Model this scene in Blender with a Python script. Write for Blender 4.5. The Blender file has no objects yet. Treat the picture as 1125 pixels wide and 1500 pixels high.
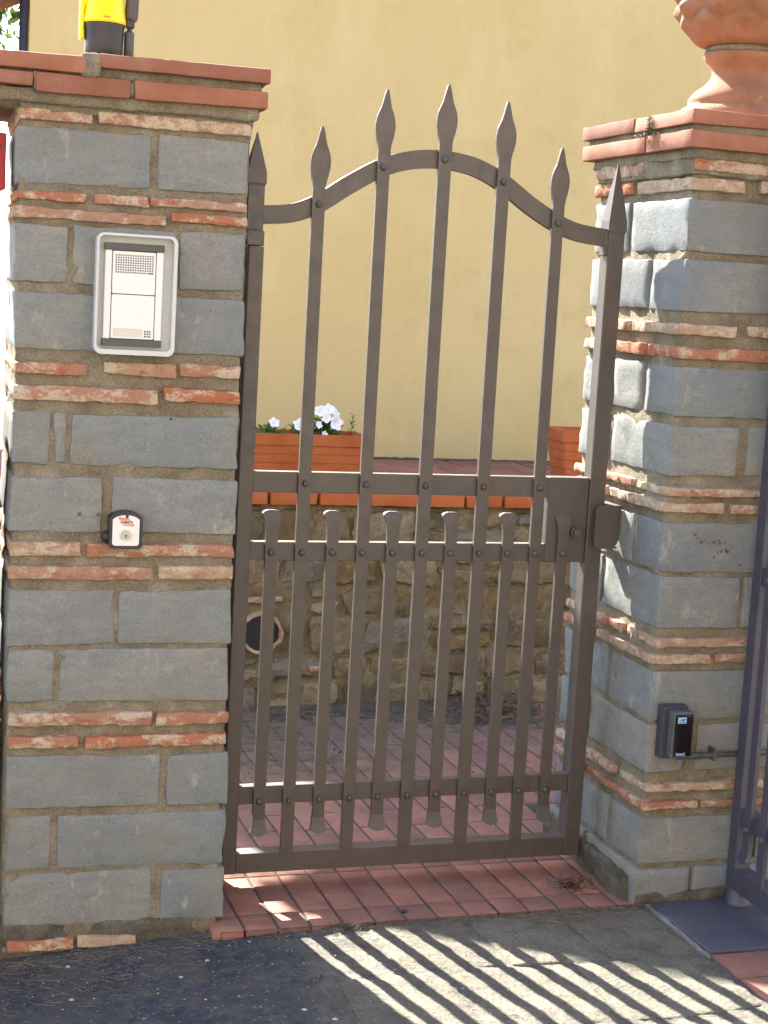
import bpy, bmesh, math, random
from mathutils import Vector, Matrix, noise, Euler
R = math.radians
random.seed(7)
sc = bpy.context.scene
COL = sc.collection

# ------------------------------------------------------------------ camera, sky, sun, exposure
cam_data = bpy.data.cameras.new('camera')
cam = bpy.data.objects.new('camera', cam_data)
COL.objects.link(cam)
right = Vector((0.951404, -0.302719, 0.056491))
down = Vector((0.012674, -0.144798, -0.989380))
fwd = Vector((0.307684, 0.942016, -0.133924))
M3 = Matrix((right, -down, -fwd)).transposed()
cam.matrix_world = Matrix.Translation((-0.80351, -3.52172, 1.37996)) @ M3.to_4x4()
cam_data.sensor_fit = 'HORIZONTAL'
cam_data.sensor_width = 36.0
cam_data.lens = 2361.28 / 1125 * 36
cam_data.clip_end = 2000
sc.camera = cam

SA, SK = 1.20, 0.24                       # horizontal run per metre of height, sideways share
sun_dir = Vector((SK * SA, -SA, -1.0)).normalized()      # the way the light travels
world = bpy.data.worlds.new('World')
sc.world = world
world.use_nodes = True
wn = world.node_tree.nodes
wl = world.node_tree.links
sky = wn.new('ShaderNodeTexSky')
sky.sky_type = 'NISHITA'
sky.sun_disc = False
sky.sun_elevation = math.asin(-sun_dir.z)
sky.sun_rotation = math.atan2(-sun_dir.x, -sun_dir.y)
sky.air_density = 1.0
sky.dust_density = 1.2
sky.ozone_density = 1.0
bg = wn['Background']
bg.inputs['Strength'].default_value = 0.105
wl.new(sky.outputs[0], bg.inputs[0])
sun_data = bpy.data.lights.new('sun', 'SUN')
sun_data.energy = 5.0
sun_data.angle = R(0.53)
sun_data.color = (1.0, 0.955, 0.88)
sun = bpy.data.objects.new('sun', sun_data)
COL.objects.link(sun)
sun.location = (-2, 8, 8)
sun.rotation_euler = sun_dir.to_track_quat('-Z', 'Y').to_euler()
sc.view_settings.view_transform = 'Standard'
sc.view_settings.look = 'None'
sc.view_settings.gamma = 1
sc.view_settings.use_curve_mapping = False
sc.view_settings.exposure = 2.70
sc.cycles.max_bounces = 8
sc.cycles.diffuse_bounces = 4


# ------------------------------------------------------------------ materials
class NT:
    def __init__(s, name):
        s.m = bpy.data.materials.new(name)
        s.m.use_nodes = True
        s.n = s.m.node_tree.nodes
        s.l = s.m.node_tree.links
        s.b = s.n['Principled BSDF']
        s.tc = s.n.new('ShaderNodeTexCoord')
        s.oi = s.n.new('ShaderNodeObjectInfo')
        s.vec = s.tc.outputs['Object']

    def offset(s):
        mul = s.n.new('ShaderNodeMath'); mul.operation = 'MULTIPLY'; mul.inputs[1].default_value = 57.3
        s.l.new(s.oi.outputs['Random'], mul.inputs[0])
        cb = s.n.new('ShaderNodeCombineXYZ')
        for i in range(3):
            s.l.new(mul.outputs[0], cb.inputs[i])
        ad = s.n.new('ShaderNodeVectorMath'); ad.operation = 'ADD'
        s.l.new(s.tc.outputs['Object'], ad.inputs[0]); s.l.new(cb.outputs[0], ad.inputs[1])
        s.vec = ad.outputs[0]
        return s

    def scale(s, v):
        mp = s.n.new('ShaderNodeVectorMath'); mp.operation = 'MULTIPLY'
        mp.inputs[1].default_value = v
        s.l.new(s.vec, mp.inputs[0])
        return mp.outputs[0]

    def noise(s, sc_, det=4, rough=0.6, vec=None, dist=0.0):
        t = s.n.new('ShaderNodeTexNoise')
        t.inputs['Scale'].default_value = sc_; t.inputs['Detail'].default_value = det
        t.inputs['Roughness'].default_value = rough; t.inputs['Distortion'].default_value = dist
        s.l.new(vec or s.vec, t.inputs['Vector'])
        return t.outputs['Fac']

    def vor(s, sc_, feat='F1', vec=None, out='Distance'):
        t = s.n.new('ShaderNodeTexVoronoi'); t.feature = feat
        t.inputs['Scale'].default_value = sc_
        s.l.new(vec or s.vec, t.inputs['Vector'])
        return t.outputs[out]

    def ramp(s, fac, stops, interp='LINEAR'):
        r = s.n.new('ShaderNodeValToRGB'); r.color_ramp.interpolation = interp
        e = r.color_ramp.elements
        while len(e) < len(stops):
            e.new(0.5)
        for el, (p, c) in zip(e, stops):
            el.position = p
            el.color = (c, c, c, 1) if isinstance(c, (int, float)) else (*c, 1)
        s.l.new(fac, r.inputs[0])
        return r.outputs[0]

    def mix(s, fac, a, b, mode='MIX'):
        m = s.n.new('ShaderNodeMix'); m.data_type = 'RGBA'; m.blend_type = mode
        for i, v in ((0, fac), (6, a), (7, b)):
            if isinstance(v, (int, float)):
                m.inputs[i].default_value = v if i == 0 else (v, v, v, 1)
            elif isinstance(v, tuple):
                m.inputs[i].default_value = (*v, 1)
            else:
                s.l.new(v, m.inputs[i])
        return m.outputs[2]

    def math(s, op, a, b=0.0):
        m = s.n.new('ShaderNodeMath'); m.operation = op
        for i, v in ((0, a), (1, b)):
            if isinstance(v, (int, float)):
                m.inputs[i].default_value = v
            else:
                s.l.new(v, m.inputs[i])
        return m.outputs[0]

    def bump(s, h, strength=0.4, dist=0.002, prev=None):
        b = s.n.new('ShaderNodeBump')
        b.inputs['Strength'].default_value = strength; b.inputs['Distance'].default_value = dist
        s.l.new(h, b.inputs['Height'])
        if prev is not None:
            s.l.new(prev, b.inputs['Normal'])
        return b.outputs[0]

    def out(s, col, rough=0.8, nrm=None, metal=0.0, spec=0.5, **kw):
        if isinstance(col, tuple):
            s.b.inputs['Base Color'].default_value = (*col, 1)
        else:
            s.l.new(col, s.b.inputs['Base Color'])
        if isinstance(rough, (int, float)):
            s.b.inputs['Roughness'].default_value = rough
        else:
            s.l.new(rough, s.b.inputs['Roughness'])
        s.b.inputs['Metallic'].default_value = metal
        s.b.inputs['Specular IOR Level'].default_value = spec
        if nrm is not None:
            s.l.new(nrm, s.b.inputs['Normal'])
        for k, v in kw.items():
            s.b.inputs[k].default_value = v
        return s.m


def m_stone():
    t = NT('grey_sandstone').offset()
    big = t.noise(7, 4, 0.6)
    base = t.ramp(big, [(0.3, (0.203, 0.224, 0.222)), (0.5, (0.248, 0.262, 0.252)), (0.72, (0.288, 0.284, 0.244))])
    tint = t.ramp(t.oi.outputs['Random'], [(0.0, (0.86, 0.91, 0.95)), (0.35, (1.0, 1.0, 1.0)), (0.7, (1.07, 1.04, 0.98)), (1.0, (0.9, 0.95, 0.96))])
    base = t.mix(1.0, base, tint, 'MULTIPLY')
    streak = t.noise(22, 5, 0.7, t.scale((0.6, 1.0, 2.2)))
    base = t.mix(t.ramp(streak, [(0.42, 0.0), (0.7, 0.5)]), base, (0.17, 0.175, 0.175))
    smear = t.noise(10, 9, 0.74, t.scale((1.2, 1.0, 0.8)), 0.15)
    base = t.mix(t.ramp(smear, [(0.585, 0.0), (0.66, 0.62)]), base, (0.45, 0.43, 0.37))
    brown = t.noise(5, 5, 0.65, t.scale((1.0, 1.7, 1.1)), 0.8)
    base = t.mix(t.ramp(brown, [(0.58, 0.0), (0.75, 0.55)]), base, (0.25, 0.205, 0.13))
    fine = t.noise(190, 3, 0.7)
    base = t.mix(t.ramp(fine, [(0.3, 0.38), (0.6, 0.0)]), base, (0.10, 0.10, 0.10))
    pit = t.noise(75, 7, 0.85)
    base = t.mix(t.ramp(pit, [(0.34, 0.7), (0.42, 0.0)]), base, (0.095, 0.092, 0.085))
    base = t.mix(t.ramp(pit, [(0.60, 0.0), (0.68, 0.55)]), base, (0.36, 0.36, 0.34))
    big2 = t.noise(3.2, 6, 0.7)
    base = t.mix(t.ramp(big2, [(0.52, 0.0), (0.66, 0.45)]), base, (0.205, 0.19, 0.15))
    base = t.mix(t.ramp(big2, [(0.34, 0.4), (0.46, 0.0)]), base, (0.17, 0.19, 0.205))
    scr = t.noise(34, 5, 0.8, t.scale((0.25, 1.0, 3.2)))
    base = t.mix(t.ramp(scr, [(0.60, 0.0), (0.70, 0.35)]), base, (0.33, 0.335, 0.325))
    dots = t.vor(70)
    base = t.mix(t.ramp(dots, [(0.06, 0.5), (0.1, 0.0)]), base, (0.09, 0.085, 0.075))
    n1 = t.bump(t.noise(28, 6, 0.65), 0.45, 0.0028)
    n2 = t.bump(t.math('ADD', fine, t.math('MULTIPLY', pit, 2.0)), 0.5, 0.0015, n1)
    n3 = t.bump(t.ramp(smear, [(0.58, 0.0), (0.63, 1.0)]), 0.4, 0.001, n2)
    return t.out(base, 0.88, n3, spec=0.25)


def m_brick():
    t = NT('old_thin_brick').offset()
    base = t.ramp(t.oi.outputs['Random'], [(0.0, (0.40, 0.135, 0.06)), (0.2, (0.39, 0.19, 0.12)), (0.4, (0.38, 0.24, 0.165)),
                                          (0.6, (0.46, 0.36, 0.24)), (0.8, (0.36, 0.18, 0.115)), (1.0, (0.42, 0.27, 0.20))])
    v = t.noise(12, 5, 0.7)
    base = t.mix(t.ramp(v, [(0.35, 0.0), (0.65, 0.55)]), base, (0.33, 0.165, 0.105))
    lime = t.noise(24, 9, 0.78, t.scale((0.7, 1.0, 1.1)), 0.15)
    lime = t.math('ADD', lime, t.math('MULTIPLY', t.oi.outputs['Random'], 0.06))
    base = t.mix(t.ramp(lime, [(0.515, 0.0), (0.585, 0.85)]), base, (0.53, 0.46, 0.34))
    red = t.noise(19, 8, 0.76, t.scale((0.6, 1.0, 1.2)), 0.1)
    base = t.mix(t.ramp(red, [(0.56, 0.0), (0.62, 0.8)]), base, (0.36, 0.10, 0.05))
    fine = t.noise(220, 3, 0.7)
    base = t.mix(t.ramp(fine, [(0.32, 0.35), (0.55, 0.0)]), base, (0.16, 0.08, 0.05))
    n1 = t.bump(t.noise(45, 6, 0.7), 0.8, 0.006)
    n2 = t.bump(fine, 0.4, 0.0015, n1)
    return t.out(base, 0.9, n2, spec=0.2)


def m_mortar(name='sandy_mortar', c0=(0.20, 0.17, 0.105), c1=(0.32, 0.272, 0.19), c2=(0.43, 0.395, 0.29)):
    t = NT(name)
    a = t.noise(14, 6, 0.7)
    base = t.ramp(a, [(0.3, c0), (0.52, c1), (0.72, c2)])
    g = t.noise(240, 4, 0.8)
    base = t.mix(t.ramp(g, [(0.35, 0.55), (0.52, 0.0)]), base, (0.07, 0.06, 0.045))
    sp = t.vor(110)
    base = t.mix(t.ramp(sp, [(0.12, 0.55), (0.2, 0.0)]), base, (0.46, 0.42, 0.33))
    n1 = t.bump(t.noise(60, 6, 0.75), 0.9, 0.008)
    n2 = t.bump(g, 0.6, 0.002, n1)
    return t.out(base, 0.95, n2, spec=0.15)


def m_cap(name='terracotta_coping', c=((0.24, 0.095, 0.055), (0.305, 0.13, 0.08), (0.35, 0.18, 0.125)), dark=0.6, off=True):
    t = NT(name)
    if off:
        t.offset()
    a = t.noise(8, 5, 0.6)
    base = t.ramp(a, [(0.3, c[0]), (0.52, c[1]), (0.75, c[2])])
    lich = t.noise(30, 6, 0.75, None, 0.5)
    base = t.mix(t.ramp(lich, [(0.60, 0.0), (0.68, dark)]), base, (0.13, 0.115, 0.085))
    wh = t.noise(19, 6, 0.8)
    base = t.mix(t.ramp(wh, [(0.61, 0.0), (0.72, 0.45)]), base, (0.55, 0.42, 0.33))
    tint = t.ramp(t.oi.outputs['Random'], [(0.0, (0.82, 0.85, 0.9)), (0.5, (1, 1, 1)), (1.0, (1.1, 1.05, 1.0))])
    base = t.mix(1.0, base, tint, 'MULTIPLY')
    n1 = t.bump(t.noise(70, 5, 0.7), 0.35, 0.003)
    n2 = t.bump(t.noise(300, 3, 0.7), 0.3, 0.0012, n1)
    return t.out(base, 0.85, n2, spec=0.25)


def m_iron(name='brown_grey_iron_paint', c=(0.074, 0.061, 0.051), rough=0.46):
    t = NT(name)
    a = t.noise(9, 5, 0.65)
    c2 = tuple(v * 0.80 for v in c)
    c3 = (c[0] * 1.18, c[1] * 1.14, c[2] * 1.1)
    base = t.ramp(a, [(0.3, c2), (0.5, c), (0.75, c3)])
    d = t.noise(60, 6, 0.75)
    base = t.mix(t.ramp(d, [(0.60, 0.0), (0.72, 0.4)]), base, (0.17, 0.13, 0.10))
    dd = t.noise(24, 8, 0.8, t.scale((1.0, 1.0, 0.3)))
    base = t.mix(t.ramp(dd, [(0.56, 0.0), (0.70, 0.35)]), base, (0.125, 0.108, 0.090))
    base = t.mix(t.ramp(dd, [(0.30, 0.45), (0.42, 0.0)]), base, (0.085, 0.052, 0.034))
    d2 = t.vor(38)
    base = t.mix(t.ramp(d2, [(0.05, 0.6), (0.09, 0.0)]), base, (0.045, 0.035, 0.03))
    n1 = t.bump(t.noise(26, 4, 0.6), 0.25, 0.002)
    n2 = t.bump(t.noise(420, 2, 0.6), 0.18, 0.0006, n1)
    rg = t.ramp(t.noise(35, 4, 0.6), [(0.3, rough - 0.08), (0.7, rough + 0.14)])
    return t.out(base, rg, n2, spec=0.65)


def m_plain(name, c, rough=0.5, spec=0.5, metal=0.0, var=0.12, sc_=30, bump=0.1, **kw):
    t = NT(name)
    a = t.noise(sc_, 5, 0.65)
    lo = tuple(v * (1 - var) for v in c); hi = tuple(min(1, v * (1 + var)) for v in c)
    base = t.ramp(a, [(0.3, lo), (0.7, hi)])
    n1 = t.bump(t.noise(sc_ * 6, 4, 0.6), bump, 0.001)
    return t.out(base, rough, n1, metal, spec, **kw)


def m_plaster():
    t = NT('yellow_plaster')
    a = t.noise(0.9, 6, 0.6)
    base = t.ramp(a, [(0.3, (0.565, 0.455, 0.215)), (0.5, (0.59, 0.48, 0.235)), (0.7, (0.61, 0.505, 0.26))])
    b = t.noise(5.5, 6, 0.7, t.scale((1.0, 1.0, 0.45)))
    base = t.mix(t.ramp(b, [(0.45, 0.0), (0.8, 0.35)]), base, (0.52, 0.42, 0.21))
    c = t.vor(7.0)
    base = t.mix(t.ramp(c, [(0.018, 0.6), (0.03, 0.0)]), base, (0.25, 0.18, 0.08))
    e = t.noise(2.3, 8, 0.72, t.scale((1.6, 1.0, 0.35)))
    base = t.mix(t.ramp(e, [(0.50, 0.0), (0.68, 0.55)]), base, (0.66, 0.55, 0.30))
    f = t.noise(3.4, 9, 0.78)
    base = t.mix(t.ramp(f, [(0.36, 0.45), (0.48, 0.0)]), base, (0.50, 0.385, 0.165))
    g_ = t.noise(70, 4, 0.8)
    base = t.mix(t.ramp(g_, [(0.30, 0.35), (0.42, 0.0)]), base, (0.40, 0.30, 0.14))
    # damp greenish band at the foot of the wall
    sp = t.n.new('ShaderNodeSeparateXYZ'); t.l.new(t.tc.outputs['Object'], sp.inputs[0])
    h = t.math('ADD', sp.outputs[2], t.math('MULTIPLY', t.noise(6, 5, 0.7), 0.22))
    base = t.mix(t.ramp(h, [(0.10, 0.6), (0.22, 0.25), (0.6, 0.0)]), base, (0.46, 0.41, 0.18))
    n1 = t.bump(t.noise(3.0, 3, 0.5), 0.35, 0.03)
    n1 = t.bump(t.noise(13, 5, 0.6, t.scale((1.0, 1.0, 0.5))), 0.35, 0.006, n1)
    n2 = t.bump(t.noise(160, 5, 0.75), 0.35, 0.0015, n1)
    return t.out(base, 0.92, n2, spec=0.15)


def m_asphalt():
    t = NT('worn_asphalt')
    a = t.noise(3.5, 6, 0.7)
    base = t.ramp(a, [(0.3, (0.056, 0.058, 0.066)), (0.5, (0.078, 0.080, 0.086)), (0.72, (0.115, 0.113, 0.110))])
    sp_ = t.n.new('ShaderNodeSeparateXYZ'); t.l.new(t.tc.outputs['Object'], sp_.inputs[0])
    edge = t.math('ADD', t.math('ADD', sp_.outputs[0], t.math('MULTIPLY', sp_.outputs[1], -0.18)), t.math('MULTIPLY', t.noise(9, 6, 0.7), 0.10))
    stony = t.ramp(edge, [(0.20, 0.0), (0.235, 1.0)])
    sand = t.ramp(t.noise(16, 7, 0.75), [(0.35, (0.10, 0.088, 0.066)), (0.55, (0.185, 0.168, 0.128)), (0.7, (0.235, 0.215, 0.165))])
    base = t.mix(stony, base, sand)
    g = t.noise(130, 5, 0.85)
    base = t.mix(t.ramp(g, [(0.35, 0.6), (0.55, 0.0)]), base, (0.035, 0.035, 0.036))
    g2 = t.noise(85, 4, 0.8)
    base = t.mix(t.ramp(g2, [(0.56, 0.0), (0.66, 0.6)]), base, (0.20, 0.20, 0.20))
    sp = t.vor(48)
    base = t.mix(t.ramp(sp, [(0.10, 0.75), (0.15, 0.0)]), base, (0.36, 0.36, 0.36))
    md = t.noise(26, 6, 0.8)
    base = t.mix(t.ramp(md, [(0.50, 0.0), (0.62, 0.6)]), base, (0.15, 0.15, 0.15))
    base = t.mix(t.ramp(t.noise(33, 6, 0.8), [(0.36, 0.75), (0.47, 0.0)]), base, (0.030, 0.031, 0.036))
    di = t.noise(7, 8, 0.78, None, 0.3)
    base = t.mix(t.ramp(di, [(0.48, 0.0), (0.64, 0.75)]), base, (0.125, 0.107, 0.080))
    n1 = t.bump(t.noise(40, 6, 0.75), 1.0, 0.008)
    n2 = t.bump(g, 0.9, 0.003, n1)
    return t.out(base, 0.85, n2, spec=0.3)


def m_slab():
    t = NT('chiselled_paving_stone').offset()
    a = t.noise(5, 6, 0.7)
    base = t.ramp(a, [(0.3, (0.145, 0.133, 0.105)), (0.5, (0.20, 0.183, 0.142)), (0.72, (0.25, 0.228, 0.172))])
    di = t.noise(13, 9, 0.82, None, 0.2)
    base = t.mix(t.ramp(di, [(0.50, 0.0), (0.62, 0.6)]), base, (0.085, 0.075, 0.058))
    g = t.noise(150, 4, 0.8)
    base = t.mix(t.ramp(g, [(0.38, 0.5), (0.55, 0.0)]), base, (0.06, 0.055, 0.045))
    # tooling grooves, direction varies from slab to slab
    ang = t.math('MULTIPLY', t.oi.outputs['Random'], 1.9)
    ang = t.math('ADD', ang, 0.35)
    rot = t.n.new('ShaderNodeVectorRotate'); rot.rotation_type = 'Z_AXIS'
    t.l.new(t.tc.outputs['Object'], rot.inputs['Vector']); t.l.new(ang, rot.inputs['Angle'])
    w = t.n.new('ShaderNodeTexWave'); w.inputs['Scale'].default_value = 22
    w.inputs['Distortion'].default_value = 3.5; w.inputs['Detail'].default_value = 4; w.inputs['Detail Scale'].default_value = 3.0
    t.l.new(rot.outputs[0], w.inputs['Vector'])
    msk = t.ramp(t.noise(7, 5, 0.7), [(0.45, 0.0), (0.62, 1.0)])
    wv = t.math('MULTIPLY', w.outputs['Fac'], msk)
    base = t.mix(t.math('MULTIPLY', t.ramp(wv, [(0.0, 0.28), (0.25, 0.0)]), msk), base, (0.06, 0.055, 0.045))
    n0 = t.bump(wv, 0.40, 0.003)
    n1 = t.bump(t.noise(34, 6, 0.8), 1.0, 0.010, n0)
    n2 = t.bump(g, 0.7, 0.002, n1)
    return t.out(base, 0.92, n2, spec=0.2)


def m_paver():
    t = NT('red_clay_paver').offset()
    a = t.noise(9, 5, 0.65)
    base = t.ramp(a, [(0.3, (0.24, 0.105, 0.075)), (0.52, (0.30, 0.140, 0.102)), (0.75, (0.34, 0.18, 0.135))])
    tint = t.ramp(t.oi.outputs['Random'], [(0.0, (0.78, 0.8, 0.85)), (0.5, (1, 1, 1)), (1.0, (1.12, 1.08, 1.02))])
    base = t.mix(1.0, base, tint, 'MULTIPLY')
    g = t.noise(90, 6, 0.8)
    base = t.mix(t.ramp(g, [(0.60, 0.0), (0.70, 0.5)]), base, (0.30, 0.22, 0.17))
    d = t.noise(22, 6, 0.75)
    base = t.mix(t.ramp(d, [(0.50, 0.0), (0.66, 0.65)]), base, (0.16, 0.105, 0.082))
    # dirt gathers towards the terrace wall (world position, follows the place not the light)
    gm = t.n.new('ShaderNodeNewGeometry'); sp = t.n.new('ShaderNodeSeparateXYZ'); t.l.new(gm.outputs['Position'], sp.inputs[0])
    nz = t.n.new('ShaderNodeTexNoise'); nz.inputs['Scale'].default_value = 4.5; nz.inputs['Detail'].default_value = 7; nz.inputs['Roughness'].default_value = 0.72
    t.l.new(gm.outputs['Position'], nz.inputs['Vector'])
    hh = t.math('ADD', t.math('SUBTRACT', sp.outputs[1], t.math('MULTIPLY', sp.outputs[0], 0.55)), t.math('MULTIPLY', nz.outputs['Fac'], 1.5))
    base = t.mix(t.ramp(t.math('MULTIPLY', hh, 0.4), [(0.42, 0.0), (0.62, 0.82)]), base, (0.20, 0.140, 0.095))
    n1 = t.bump(t.noise(60, 5, 0.7), 0.4, 0.003)
    n2 = t.bump(g, 0.3, 0.0012, n1)
    return t.out(base, 0.82, n2, spec=0.3)


def m_rubble():
    t = NT('ochre_rubble_stone').offset()
    base = t.ramp(t.oi.outputs['Random'], [(0.0, (0.20, 0.14, 0.07)), (0.15, (0.33, 0.265, 0.16)), (0.3, (0.125, 0.095, 0.065)), (0.45, (0.27, 0.185, 0.08)), (0.6, (0.22, 0.20, 0.165)),
                                          (0.8, (0.36, 0.285, 0.165)), (1.0, (0.17, 0.125, 0.085))])
    a = t.noise(14, 7, 0.75, None, 0.6)
    base = t.mix(t.ramp(a, [(0.36, 0.65), (0.52, 0.0)]), base, (0.12, 0.085, 0.048))
    b = t.noise(20, 6, 0.75)
    base = t.mix(t.ramp(b, [(0.56, 0.0), (0.68, 0.65)]), base, (0.42, 0.35, 0.23))
    c = t.noise(9, 6, 0.7)
    base = t.mix(t.ramp(c, [(0.58, 0.0), (0.7, 0.5)]), base, (0.125, 0.12, 0.06))
    g = t.noise(170, 4, 0.8)
    base = t.mix(t.ramp(g, [(0.36, 0.5), (0.52, 0.0)]), base, (0.05, 0.04, 0.028))
    n1 = t.bump(t.noise(38, 6, 0.75), 1.0, 0.010)
    n2 = t.bump(g, 0.7, 0.002, n1)
    return t.out(base, 0.93, n2, spec=0.15)


def m_leaf(name, c, tr=0.25):
    t = NT(name)
    t.offset()
    gm = t.n.new('ShaderNodeNewGeometry')
    base = t.ramp(gm.outputs['Random Per Island'], [(0.0, tuple(v * 0.7 for v in c)), (0.6, c), (1.0, (c[0] * 1.5, c[1] * 1.25, c[2]))])
    m = t.out(base, 0.55, None, spec=0.35)
    tb = t.n.new('ShaderNodeBsdfTranslucent')
    t.l.new(base, tb.inputs['Color'])
    mx = t.n.new('ShaderNodeMixShader'); mx.inputs[0].default_value = tr
    t.l.new(t.b.outputs[0], mx.inputs[1]); t.l.new(tb.outputs[0], mx.inputs[2])
    t.l.new(mx.outputs[0], t.n['Material Output'].inputs[0])
    return m


MS = m_stone(); MB_ = m_brick(); MM = m_mortar(); MC = m_cap(); MI = m_iron()
MID = m_iron('dark_navy_iron_paint', (0.062, 0.058, 0.080), 0.5)
MPL = m_plaster(); MA = m_asphalt(); MSL = m_slab(); MP = m_paver(); MR = m_rubble()
MMR = m_mortar('ochre_wall_mortar', (0.11, 0.083, 0.045), (0.24, 0.19, 0.11), (0.39, 0.33, 0.215))
MJ = m_mortar('grey_joint_mortar', (0.085, 0.075, 0.06), (0.135, 0.12, 0.098), (0.19, 0.17, 0.14))
MTC = m_cap('orange_terracotta', ((0.34, 0.085, 0.026), (0.43, 0.125, 0.040), (0.46, 0.16, 0.065)), 0.25)
MUR = m_cap('urn_terracotta', ((0.23, 0.105, 0.055), (0.30, 0.148, 0.085), (0.34, 0.20, 0.13)), 0.55)
MTT = m_cap('terrace_terracotta', ((0.25, 0.10, 0.065), (0.31, 0.135, 0.09), (0.35, 0.17, 0.12)), 0.4)
MBK = m_plain('black_plastic', (0.022, 0.022, 0.025), 0.4)
MBKG = m_plain('glossy_dark_lens', (0.006, 0.005, 0.006), 0.12, var=0.05, bump=0.0)
MDG = m_plain('dark_grey_plastic', (0.075, 0.077, 0.075), 0.55)
MGP = m_plain('pale_grey_plastic', (0.56, 0.58, 0.565), 0.5, var=0.06)
MWA = m_plain('white_aluminium', (0.74, 0.75, 0.73), 0.42, var=0.03, sc_=12, bump=0.04)
MWP = m_plain('white_enamel', (0.76, 0.76, 0.74), 0.35, var=0.03)
MNK = m_plain('brushed_nickel', (0.50, 0.47, 0.38), 0.38, metal=0.7)
MOR = m_plain('orange_print', (0.80, 0.20, 0.06), 0.5)
MGT = m_plain('dark_grey_print', (0.10, 0.105, 0.12), 0.5)
MLB = m_plain('pale_blue_print', (0.28, 0.52, 0.75), 0.5, var=0.05)
MRED = m_plain('red_paint', (0.42, 0.012, 0.02), 0.4)
MYL = m_plain('yellow_lamp_plastic', (0.90, 0.72, 0.0), 0.3, var=0.02, bump=0.03)
MYL.node_tree.nodes['Principled BSDF'].inputs['Subsurface Weight'].default_value = 0.4
MYL.node_tree.nodes['Principled BSDF'].inputs['Subsurface Radius'].default_value = (0.06, 0.05, 0.004)
MSOIL = m_mortar('dry_soil', (0.095, 0.072, 0.05), (0.155, 0.12, 0.085), (0.235, 0.185, 0.135))
MSTEEL = m_iron('blue_grey_steel_plate', (0.080, 0.082, 0.105), 0.5)
MNEED = m_leaf('dry_needles', (0.17, 0.145, 0.11), 0.1)
MDRY = m_leaf('dry_leaves', (0.16, 0.085, 0.045), 0.1)
MGRN = m_leaf('petunia_leaves', (0.10, 0.22, 0.04), 0.3)
MTREE = m_leaf('tree_leaves', (0.065, 0.115, 0.025), 0.35)
MPET = m_plain('white_petals', (0.82, 0.82, 0.86), 0.6, var=0.04, bump=0.0)
MPYL = m_plain('flower_throat', (0.55, 0.55, 0.25), 0.6)
MSTM = m_plain('brown_stem', (0.10, 0.055, 0.03), 0.7)
MBARK = m_plain('bark', (0.10, 0.075, 0.05), 0.9, var=0.4, bump=0.8)
MCONC = m_plain('pale_concrete', (0.42, 0.40, 0.36), 0.9, var=0.15, bump=0.5)
MMOSS = m_leaf('dark_moss', (0.05, 0.055, 0.02), 0.1)
MGRY = m_plain('grey_boards', (0.20, 0.19, 0.18), 0.8, var=0.15, bump=0.4)
MROOF = m_cap('roof_tiles', ((0.25, 0.10, 0.06), (0.33, 0.14, 0.08), (0.38, 0.2, 0.13)), 0.4)
MDIRT = m_mortar('stained_base_mortar', (0.09, 0.08, 0.06), (0.16, 0.145, 0.11), (0.24, 0.22, 0.17))


# ------------------------------------------------------------------ object helpers
def link(name, mesh, mat=None, parent=None, loc=None, rot=None, smooth=False):
    if mat is not None and not mesh.materials:
        mesh.materials.append(mat)
    if smooth:
        for p in mesh.polygons:
            p.use_smooth = True
    o = bpy.data.objects.new(name, mesh)
    COL.objects.link(o)
    if parent is not None:
        o.parent = parent
    if loc is not None:
        o.location = loc
    if rot is not None:
        o.rotation_euler = rot
    return o


def from_bm(name, bm, mat, parent=None, loc=None, rot=None, smooth=False):
    me = bpy.data.meshes.new(name)
    bmesh.ops.recalc_face_normals(bm, faces=bm.faces)
    bm.to_mesh(me); bm.free()
    return link(name, me, mat, parent, loc, rot, smooth)


def tag(o, label, cat, group=None):
    o['label'] = label; o['category'] = cat
    if group:
        o['group'] = group
    return o


def empty(name, label, cat, loc=(0, 0, 0), rz=0.0, group=None):
    o = bpy.data.objects.new(name, None)
    COL.objects.link(o)
    o.empty_display_size = 0.1
    o.location = loc; o.rotation_euler = (0, 0, rz)
    return tag(o, label, cat, group)


def stuff(o):
    o['kind'] = 'stuff'; return o


def struct(o):
    o['kind'] = 'structure'; return o


def copy_part(src, parent, loc=None):
    c = src.copy(); COL.objects.link(c); c.parent = parent
    if loc is not None:
        c.location = loc
    return c


def bbox(bm, x0, x1, y0, y1, z0, z1, bev=0.0, seg=1):
    r = bmesh.ops.create_cube(bm, size=1.0)
    vs = r['verts']
    bmesh.ops.scale(bm, vec=(x1 - x0, y1 - y0, z1 - z0), verts=vs)
    bmesh.ops.translate(bm, vec=((x0 + x1) / 2, (y0 + y1) / 2, (z0 + z1) / 2), verts=vs)
    if bev > 0:
        es = set()
        for v in vs:
            es.update(v.link_edges)
        bmesh.ops.bevel(bm, geom=list(es), offset=bev, segments=seg, profile=0.5, affect='EDGES')


def prism(bm, pts, y0, y1):
    """outline pts in (x, z), extruded from y0 to y1"""
    a = [bm.verts.new((x, y0, z)) for x, z in pts]
    b = [bm.verts.new((x, y1, z)) for x, z in pts]
    n = len(pts)
    bm.faces.new(a); bm.faces.new(list(reversed(b)))
    for i in range(n):
        bm.faces.new((a[i], b[i], b[(i + 1) % n], a[(i + 1) % n]))


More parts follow.
